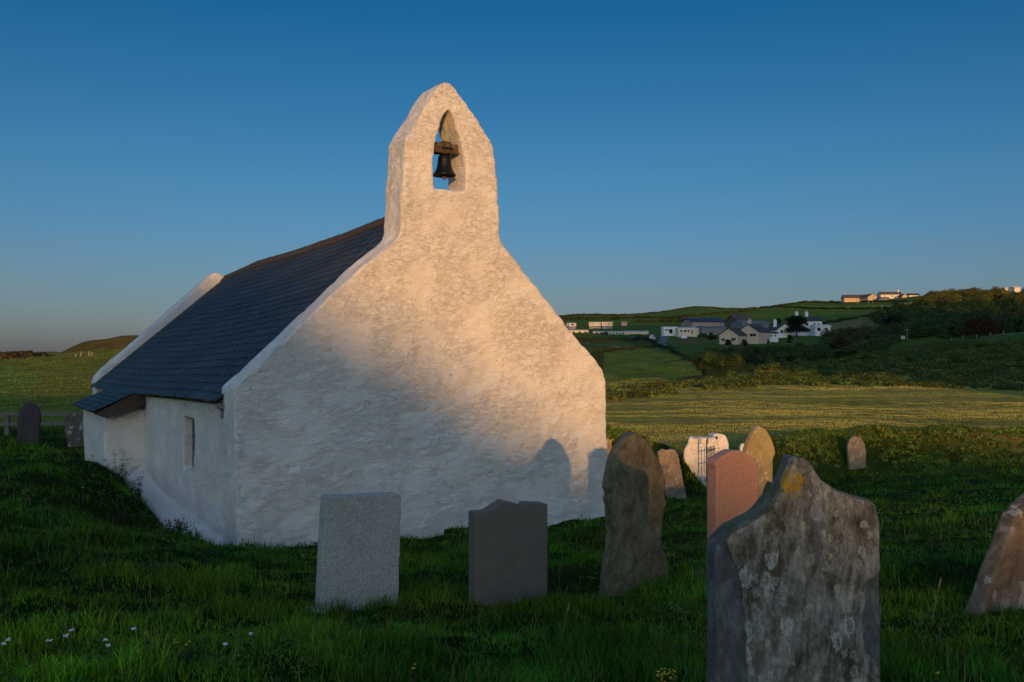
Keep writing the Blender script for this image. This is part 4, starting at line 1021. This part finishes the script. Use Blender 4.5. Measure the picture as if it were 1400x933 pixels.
house('barn', 'long barn with pinkish boarded side and blue sheet roof', 968.5, 453, 45, 13, 5, 16, 6, M['pinkboard'], M['blueroof'], 'barn', d=372, overhang=.6)
house('grey_shed', 'low grey sheeted shed in front of the blue roofed barn', 976, 456, 34, 8, 1.5, 8, 6, M['metal'], M['metal'], 'shed', d=345)
house('farm_building', 'dark steep roofed farmhouse with reddish end behind the barn', 1018, 447, 24, 9, 7, 8, 16, M['brownroof'], M['brownroof'], 'farmhouse', d=360, chim=[(-.2,1.0)])
house('grey_shed', 'wide grey outbuilding with sheet roof behind the bungalow', 1033, 452, 40, 10, 3, 9, 14, M['metal'], M['metal'], 'shed', d=345)
# chalets
house('chalet', 'white chalet with dark glazed doorway on the valley slope', 917, 456, 20, 7.6, .8, 4, 4, M['white'], M['white'], 'chalet', [(.12,.4,.1,.35),(.28,.4,.07,.35),(.82,.4,.12,.35)], d=352, door=(.40,.22,.75), overhang=.1)
house('chalet', 'cream chalet with red door beside the glazed white chalet', 941.5, 457, 29, 7.4, .8, 4, 4, M['cream'], M['white'], 'chalet', [(.10,.4,.1,.35),(.28,.4,.12,.35),(.45,.4,.08,.35)], d=347, door=(.62,.07,.75), doorm=M['redpaint'], overhang=.1)
# hilltop farm
house('long_barn', 'long sunlit stone barn with brown roof on the hilltop', 1176, 411.5, 42, 4.0, 4.5, 12, -8, M['ochre'], M['brownroof'], 'barn', d=735)
house('barn', 'sunlit gabled stone barn at the end of the long hilltop barn', 1193, 411.5, 14, 5.0, 4.5, 14, 5, M['ochre'], M['brownroof'], 'barn', gable_front=True, d=722)
house('farmhouse', 'sunlit hilltop farmhouse with wide tiled roof', 1218.5, 407, 28, 4.2, 3.6, 9, -4, M['cream'], M['brownroof'], 'farmhouse', [(.15,.3,.08,.35),(.5,.3,.08,.35),(.8,.3,.08,.35)], d=730, chim=[(.42,1.5)])
house('stone_cottage', 'small gabled cottage below the hilltop farmhouse', 1237, 409.5, 7, 4.5, 3, 8, 0, M['ochre'], M['brownroof'], 'cottage', gable_front=True, d=715)
house('cottage', 'pale cottage at the wood end of the hilltop group', 1250, 408, 14, 4.2, 2.4, 8, -6, M['cream'], M['greyroof'], 'cottage', [(.3,.3,.1,.35)], d=725)
house('stone_shed', 'low grey shed under the hilltop farmhouse', 1209, 411.5, 14, 3.2, 1.5, 5, 0, M['metal'], M['greyroof'], 'shed', d=712)
house('distant_house', 'tiny white house on the skyline above the wood', 1377, 398.5, 6, 4, 2, 8, 0, M['cream'], M['cream'], 'house', d=860)
house('distant_house', 'small pale house nearest the frame edge above the wood', 1391, 398, 8, 4.4, 2, 8, 0, M['cream'], M['cream'], 'house', d=850)
# static caravans
CG = 'static caravans on the valley slope'
def caravan(label, u, v, wpx, hpx, d, yaw, mat, nwin=4, seed=0, kind='static_caravan'):
    x, y = (u-CX)/F*d, d; k = d/F; W, Hh, D = wpx*k, hpx*k, 3.1; zb_ = EYE-(v-HY)*k
    o = empty(kind, (x, y, zb_), math.radians(yaw)); tag(o, label, 'caravan', CG)
    b = bm_new(); bm_box(b, -W/2, W/2, 0, D, .35, Hh); bmesh.ops.bevel(b, geom=[e for e in b.edges], offset=.09, segments=2, affect='EDGES'); link('shell', bm_mesh(b, 'shell'), mat, o)
    b = bm_new(); vs = [(-.12, Hh-.02), (D/2, Hh+.3), (D+.12, Hh-.02), (D/2, Hh+.02)]
    a_ = [b.verts.new((-W/2-.1, y_, z_)) for y_, z_ in vs]; c_ = [b.verts.new((W/2+.1, y_, z_)) for y_, z_ in vs]
    b.faces.new(a_); b.faces.new(c_[::-1])
    for q in range(4): b.faces.new([a_[q], c_[q], c_[(q+1) % 4], a_[(q+1) % 4]])
    link('roof', bm_mesh(b, 'roof'), mat, o)
    b = bm_new(); bm_box(b, -W/2+.1, W/2-.1, .1, D-.1, -1.2, .36); link('skirt', bm_mesh(b, 'skirt'), M['metal'], o)
    rg_ = random.Random(seed)
    for q in range(nwin):
        x0 = -W/2+W*(q+.3)/nwin; ww = W/nwin*rg_.uniform(.3, .6); b = bm_new(); bm_box(b, x0, x0+ww, -.03, -.004, Hh*.48, Hh*.80); link('window', bm_mesh(b, 'window'), M['glass'], o)
    return o
caravan('small white touring van body just clear of the gable edge, upper row', 783, 447.5, 11, 5.4, 455, 25, M['caravan'], 1, 1)
caravan('white caravan with bluish windows, first of the upper pair', 813.5, 446.5, 16.5, 5.6, 462, 2, M['caravan'], 5, 2)
caravan('cream caravan attached beside the bluish white one', 830.5, 446.5, 15, 5.6, 460, 2, M['cream'], 4, 3)
caravan('small grey van body alone above the lower caravans', 853.5, 443.5, 8, 3.2, 500, 5, M['metal'], 1, 4)
caravan('pale grey caravan partly behind the church gable, lower row', 792, 458.5, 25, 6.6, 400, 2, M['caravan'], 3, 5)
caravan('white caravan with pinkish roof line, second in the lower row', 822, 459.5, 22, 5.8, 398, 3, M['caravan'], 3, 6)
caravan('white caravan in the middle of the lower row', 843, 460, 22, 6.2, 392, 3, M['caravan'], 5, 7)
caravan('large white caravan ending the lower row, with brown windows', 870, 461.5, 33, 8.2, 385, -5, M['caravan'], 6, 8)
# vehicles
def car(label, u, v, lpx, d, mat, yaw=0, cat='car', name='parked_car', tall=1.0):
    x, y = (u-CX)/F*d, d; L_ = lpx*d/F; zb_ = tz(x, y); o = empty(name, (x, y, zb_), math.radians(yaw)); tag(o, label, cat); Hc = 1.45*tall
    pts = [(-L_/2, .35), (-L_/2, .8*tall), (-L_*.34, .92*tall), (-L_*.2, Hc), (L_*.28, Hc), (L_*.42, .95*tall), (L_/2, .9*tall), (L_/2, .35)]
    b = bm_new(); bm_prism(b, pts, -.85, .85); bmesh.ops.bevel(b, geom=list(b.edges), offset=.07, segments=2, affect='EDGES'); link('body', bm_mesh(b, 'body'), mat, o)
    b = bm_new(); bm_prism(b, [(-L_*.28, .97*tall), (-L_*.18, Hc-.1), (L_*.26, Hc-.1), (L_*.36, .97*tall)], -.87, -.852); link('side_window', bm_mesh(b, 'side_window'), M['glass'], o)
    for sx in (-1, 1):
        for sy in (-1, 1):
            b = bm_new(); bm_cyl(b, (sx*L_*.31, sy*.86, .32), (sx*L_*.31, sy*.66, .32), .32, .32, 14); link('wheel', bm_mesh(b, 'wheel'), M['rubber'], o)
    return o
car('dark blue car parked below the lower caravans', 873, 471, 12, 350, M['bluepaint'], 5)
car('dark saloon car parked in front of the grey sheds', 960, 459, 13, 335, M['iron'], 0)
car('white van parked at the road junction', 892, 472, 6.4, 335, M['caravan'], 50, 'van', 'parked_van', 1.5)
car('dark car tucked between two lower row caravans', 828, 460.5, 7, 385, M['iron'], 0)
b = bm_new(); bm_box(b, -.95, .95, 0, 3.0, .45, 2.2*.62); bmesh.ops.bevel(b, geom=list(b.edges), offset=.06, affect='EDGES')
x, y = P(936, 464, 325)[:2]; tr = empty('trailer', (x, y, tz(x, y)), .1); tag(tr, 'small white box trailer on brown ground below the chalets', 'trailer'); link('box', bm_mesh(b, 'box'), M['white'], tr)
for sx in (-1, 1):
    b = bm_new(); bm_cyl(b, (sx*1.05, 1.3, .3), (sx*.9, 1.3, .3), .3, .3, 12); link('wheel', bm_mesh(b, 'wheel'), M['rubber'], tr)
b = bm_new(); x, y = P(1234.5, 0, 262)[:2]; rv = empty('road_sign', (x, y, tz(x, y)+.2)); tag(rv, 'small red and white board beside a pole at the wood edge', 'sign')
bm_box(b, -.5, .5, -.03, .03, .7, 1.5); link('board', bm_mesh(b, 'board'), M['white'], rv)
b = bm_new(); bm_box(b, -.35, .35, -.05, -.033, 1.0, 1.35); link('red_panel', bm_mesh(b, 'red_panel'), M['redpaint'], rv)
b = bm_new(); bm_box(b, -.06, .06, -.028, .028, -.5, .7); link('post', bm_mesh(b, 'post'), M['pole'], rv)
# utility poles
PG = 'utility poles across the hillside'
for (u, v0, v1, lab) in [
    (1171.5,417,408,'thin pole in front of the long hilltop barn'),(1187.5,418,408,'pale pole near the gabled end of the hilltop barn'),(1193.5,415,405,'pole just beside the gabled hilltop barn end'),
    (1159.5,433,420,'thin pole standing in the bright green field'),(1205.5,429,417,'thin pole at the hedge end of the green strip'),(1208.8,440,424.5,'sturdy pale pole at the edge of the brown field'),
    (1176,452,433,'dark pole with crossarm above the thicket'),(1238.5,424,413.5,'first pole of the pair under the hilltop cottages'),(1244.5,426,413,'second, taller pole of the pair under the hilltop cottages'),
    (1253.5,419,411.5,'short lit pole at the foot of the hilltop wood'),(1256.8,420,411,'lit pole next to the short one at the wood foot'),(1279.5,414,404,'sunlit pole standing against the hilltop wood'),
    (1240,465.5,449,'pale pole in the dark valley by the small sign'),(1180.5,478,471,'short pale pole in the thicket by the brown tree'),(1126.5,461,455,'short white pole by the white extension')]:
    x, y = hit(u, v0); zt = EYE-(v1-HY)/F*y; zg = tz(x, y)-.3; hh = max(3, zt-zg)
    o = empty('utility_pole', (x, y, zg)); tag(o, lab, 'utility pole', PG); r_ = max(.15, y*.55/F*.55)
    b = bm_new(); bm_cyl(b, (0,0,0), (0,0,hh), r_, r_*.75, 8); link('pole', bm_mesh(b, 'pole'), M['pole'], o)
    b = bm_new(); bm_box(b, -.9, .9, -.08-r_, .0-r_, hh-.6, hh-.45); link('crossarm', bm_mesh(b, 'crossarm'), M['pole'], o)
# field posts
for k, (u, v) in enumerate([(1301,465),(1316,464.5),(1335,463),(1354,461),(1372,459.5)]):
    x, y = hit(u, v); b = bm_new(); bm_box(b, -.12, .12, -.12, .12, -.3, .9); o = link('fence_post', bm_mesh(b, 'fence_post'), M['timber'], loc=(x, y, tz(x, y)))
    tag(o, 'small wooden field post along the pale track by the wood', 'fence post', 'field posts along the pale track')
for k, (u, v) in enumerate([(104,488),(122,487.5),(126,487.5),(111,488)]):
    x, y = hit(u, v, 60); b = bm_new(); bm_box(b, -.14, .14, -.1, .1, -.6, .5+.2*(k % 2)); o = link('gate_post', bm_mesh(b, 'gate_post'), M['timber'], loc=(x, y, tz(x, y)))
    tag(o, 'stubby post on the field edge below the brown headland', 'fence post', 'posts below the brown headland')
# road, path, track and pond as sheets just above the turf
def strip(name, pix, wpx, mat, kind='structure', lift=.12, d0=36):
    w = [hit(u, v, d0) for u, v in pix]; pts = []
    for (ax, ay), (bx, by) in zip(w[:-1], w[1:]):
        n_ = max(2, int(math.hypot(bx-ax, by-ay)/3))
        for q in range(n_): pts.append((ax+(bx-ax)*q/n_, ay+(by-ay)*q/n_))
    pts.append(w[-1]); pts = np.array(pts); tg = np.gradient(pts, axis=0); tg /= np.linalg.norm(tg, axis=1)[:, None]+1e-9
    nn = np.stack([-tg[:, 1], tg[:, 0]], 1)*wpx; L = pts+nn*.5; Rr = pts-nn*.5
    VV = np.concatenate([np.column_stack([L, terr(L[:,0], L[:,1])+lift]), np.column_stack([Rr, terr(Rr[:,0], Rr[:,1])+lift])]); k = len(pts)
    FF = [[a, a+1, k+a+1, k+a] for a in range(k-1)]
    o = link(name, mesh_np(name, VV, np.array(FF)), mat); tag(o, kind=kind); return o
strip('road', [(893,460),(902,462),(909,464),(906,468),(903,472),(908,475),(925,474)], 3.0, M['tarmac'], lift=.25)
strip('path', [(800,472),(822,473.5),(848,475.5)], 2.2, M['track'], lift=.2)
strip('track', [(1325,463.5),(1345,461.5),(1375,459),(1420,457)], 5.0, M['track'], lift=.25)

x, y = hit(1158, 489.5); b = bm_new(); bmesh.ops.create_circle(b, cap_ends=True, segments=24, radius=2.4)
t = NT('pond_water'); t.color((.25, .30, .36)); t.b.inputs['Roughness'].default_value = .25
tag(link('pond', bm_mesh(b, 'pond'), t.m, loc=(x, y, tz(x, y)+.7)), kind='structure')
# ------------------------------------------------------------------ churchyard flowers and weeds
def yarrow(x, y, h, seed, n_heads, label, cluster=.035):
    rg_ = random.Random(seed); z = tz(x, y); o = empty('yarrow', (x, y, z)); tag(o, label, 'wildflower', 'white yarrow in the grass')
    b = bm_new(); hb = bm_new()
    for k in range(n_heads):
        dx, dy, hh = rg_.uniform(-.07, .07), rg_.uniform(-.05, .05), h*rg_.uniform(.85, 1.1); bm_cyl(b, (dx*.3, dy*.3, 0), (dx, dy, hh), .0018, .0016, 5)
        for q in range(16):
            a = rg_.uniform(0, 6.28); r_ = cluster*math.sqrt(rg_.random()); c = (dx+math.cos(a)*r_, dy+math.sin(a)*r_, hh+rg_.uniform(-.004, .006)-r_*.15)
            bmesh.ops.create_icosphere(hb, subdivisions=1, radius=.0042, matrix=Matrix.Translation(c) @ Matrix.Diagonal((1,1,.6,1)))
    link('stem', bm_mesh(b, 'stem'), M['stem'], o); link('flower_head', bm_mesh(hb, 'flower_head'), M['petal'], o); return o
def pgr(u, v, h):                                    # ground point whose flower head of height h shows at (u, v)
    return hit(u, v, 2.5, 40, h)
for k, (u, v, nh, lab) in enumerate([(75,866,2,'white yarrow cluster standing highest above the lush grass tuft'),(107,870,1,'single white yarrow beside the highest cluster'),(121,875,1,'small white yarrow just past the single bloom'),(192,859,1,'white yarrow on a tall thin stem in open turf'),
        (22,886,1,'white yarrow head at the edge of the lush tuft'),(2,897,1,'white yarrow almost at the frame edge'),(330,876,1,'single white yarrow in the shade left of the granite headstone'),(318,884,1,'lower white yarrow near another shaded bloom'),(153,892,1,'small white yarrow low inside the lush tuft'),
        (942,926,3,'white yarrow beside the big slate headstone foot'),(903,924,2,'white yarrow under the yellow ragwort'),(113,669,1,'white yarrow bloom on the bank by the church bay'),(510,928,1,'white yarrow in the bottom of the open grass')]):
    x, y = pgr(u, v, .2); yarrow(x, y, .2, k, nh, lab, .010 if nh == 1 else .015)
def ragwort(x, y, h, seed, label, spread=.09, nf=26, nm='ragwort', mat='yellow', r=.007):
    rg_ = random.Random(seed); z = tz(x, y); o = empty(nm, (x, y, z)); tag(o, label, 'wildflower'); b = bm_new(); hb = bm_new()
    bm_cyl(b, (0,0,0), (0,0,h*.8), .004, .003, 6)
    for q in range(nf):
        a = rg_.uniform(0, 6.28); r_ = spread*math.sqrt(rg_.random()); c = (math.cos(a)*r_, math.sin(a)*r_, h*rg_.uniform(.78, 1.08)); bm_cyl(b, (0,0,h*.6), c, .0018, .0012, 4)
        bmesh.ops.create_icosphere(hb, subdivisions=1, radius=r, matrix=Matrix.Translation(c) @ Matrix.Diagonal((1,1,.6,1)))
    link('stem', bm_mesh(b, 'stem'), M['stem'], o); link('flower_head', bm_mesh(hb, 'flower_head'), M[mat], o)
    cl = leafcloud([(0,0,h*.35)], [(spread*.9, spread*.9, h*.35)], 40, .02, (.035,.06,.02), seed); leafobj('leaves', [cl], parent=o); return o
x, y = pgr(910, 908, .2); ragwort(x, y, .2, 3, 'yellow flowering ragwort in the grass beside the big slate headstone', .045, 46, r=.006)
for k, (u, v, lab) in enumerate([(257,889,'tiny yellow flower in shaded turf midway to the granite stone'),(241,884,'tiny yellow flower beside the white yarrow stem'),(201,864,'tiny yellow flower next to the tall thin yarrow'),(270,836,'tiny yellow flower in the turf below the church wall'),(565,905,'tiny yellow flower below the shouldered dark headstone'),(1280,922,'tiny yellow flower in grass below the leaning stone')]):
    x, y = pgr(u, v, .14); ragwort(x, y, .14, 10+k, lab, .012, 3, 'yellow_flower', 'yellow', .007)
# weeds along the foot of the church
for k, (u, v, hh, lab) in enumerate([(158,648,.5,'dark leafy weed against the corner of the church bay'),(166,660,.35,'straggly weed hanging over the white plinth near the bay'),(190,686,.45,'feathery weed on the bank edge beside the plinth'),(232,724,.3,'small weed in the trench below the little window'),(246,728,.22,'low seedling weed near the church corner')]):
    x, y = hit(u, v+8, 10, 40); z = tz(x, y); o = empty('weed', (x, y, z)); tag(o, lab, 'weed', 'weeds along the church foot'); rg_ = np.random.default_rng(k)
    b = bm_new(); ends = []
    for q in range(9):
        e_ = (rg_.normal()*hh*.35, rg_.normal()*hh*.35, hh*rg_.uniform(.5, 1.0)); bm_cyl(b, (0,0,0), e_, .004, .002, 5); ends += [tuple(np.array(e_)*f) for f in (.5, .75, 1)]
    link('stem', bm_mesh(b, 'stem'), M['stem'], o); leafobj('leaves', [leafcloud(ends, [(.05, .05, .05)]*len(ends), 12, .013, (.02, .03, .012), k)], parent=o)
# dry stalks
for k, (u, v, d, hh, lab) in enumerate([(1273,848,6.2,.22,'pale dry grass stalk standing before the leaning headstone'),(765,870,5.9,.2,'bent dry stalk in the grass below the tall brown headstone')]):
    x, y, _ = P(u, v, d); b = bm_new(); bm_cyl(b, (0,0,-.02), (.05,0,hh), .003, .002, 6); bm_cyl(b, (.05,0,hh), (.065,0,hh+.06), .006, .003, 6)
    tag(link('dry_stalk', bm_mesh(b, 'dry_stalk'), simple('straw', (.25, .2, .1), .9, .2, 10, 0), loc=(x, y, tz(x, y))), lab, 'stalk')

# ------------------------------------------------------------------ light, sky, camera
sun_el = math.atan(BT/math.hypot(BX, 1)); sun_az = math.atan2(-BX, -1)
sl = bpy.data.lights.new('sun', 'SUN'); sl.energy = 3.35; sl.angle = math.radians(.5); sl.color = (1, .50, .15)
so_ = bpy.data.objects.new('sun', sl); COL.objects.link(so_); so_.rotation_euler = Vector((BX, 1, -BT)).to_track_quat('-Z', 'Y').to_euler(); so_.location = (4, -30, 20)
wd_ = bpy.data.worlds.new('World'); SC.world = wd_; wd_.use_nodes = True; nt = wd_.node_tree; nt.nodes.clear()
sky = nt.nodes.new('ShaderNodeTexSky'); sky.sky_type = 'NISHITA'; sky.sun_disc = False; sky.sun_elevation = sun_el; sky.sun_rotation = sun_az
sky.altitude = 50; sky.air_density = 1.0; sky.dust_density = .6; sky.ozone_density = 2.0
bg = nt.nodes.new('ShaderNodeBackground'); bg.inputs[1].default_value = .14; wo = nt.nodes.new('ShaderNodeOutputWorld')
def N(ty, **k):
    q = nt.nodes.new(ty)
    for a, b in k.items(): setattr(q, a, b)
    return q
tcw = N('ShaderNodeTexCoord'); sep = N('ShaderNodeSeparateXYZ'); nt.links.new(tcw.outputs['Generated'], sep.inputs[0])
rp_ = N('ShaderNodeValToRGB'); nt.links.new(sep.outputs[2], rp_.inputs[0]); el = rp_.color_ramp.elements
STOPS = [(0, (.35,.46,1.28)), (.03, (.375,.50,1.1)), (.064, (.365,.50,.90)), (.177, (.25,.54,.84)), (.335, (.073,.45,.76)), (.5, (.06,.42,.75))]
while len(el) < len(STOPS): el.new(.5)
for e_, (p_, c_) in zip(el, STOPS): e_.position = p_; e_.color = (*c_, 1)
def mr(src, a, b):
    q = N('ShaderNodeMapRange', interpolation_type='SMOOTHSTEP'); q.inputs[1].default_value = a; q.inputs[2].default_value = b; nt.links.new(src, q.inputs[0]); return q.outputs[0]
def mixw(f, a, b, mode='MIX'):
    q = N('ShaderNodeMix', data_type='RGBA', blend_type=mode)
    if hasattr(f, 'links'): nt.links.new(f, q.inputs[0])
    else: q.inputs[0].default_value = f
    for v_, i_ in ((a, 6), (b, 7)):
        if hasattr(v_, 'links'): nt.links.new(v_, q.inputs[i_])
        else: q.inputs[i_].default_value = (*v_, 1)
    return q.outputs[2]
UPT, BKT = (1.4, 1.65, 1.95), (2.0, 2.05, 2.2)
t1 = mixw(mr(sep.outputs[2], .40, .8), rp_.outputs[0], UPT)
t2 = mixw(mr(sep.outputs[1], .35, -.45), t1, BKT)
nt.links.new(mixw(1.0, sky.outputs[0], t2, 'MULTIPLY'), bg.inputs[0]); nt.links.new(bg.outputs[0], wo.inputs[0])
cam = bpy.data.cameras.new('camera'); cam.lens = 36*F/1400; cam.sensor_width = 36; cam.shift_y = 16.5/1400; cam.clip_end = 60000; cam.clip_start = .05
co_ = bpy.data.objects.new('camera', cam); COL.objects.link(co_); co_.location = (0, 0, EYE); co_.rotation_euler = (math.pi/2, 0, 0); SC.camera = co_
SC.view_settings.view_transform = 'Standard'; SC.view_settings.look = 'None'; SC.view_settings.gamma = 1; SC.view_settings.exposure = 0
SC.view_settings.use_curve_mapping = False
SC.cycles.use_denoising = True; SC.cycles.max_bounces = 5; SC.cycles.diffuse_bounces = 3; SC.cycles.transparent_max_bounces = 4
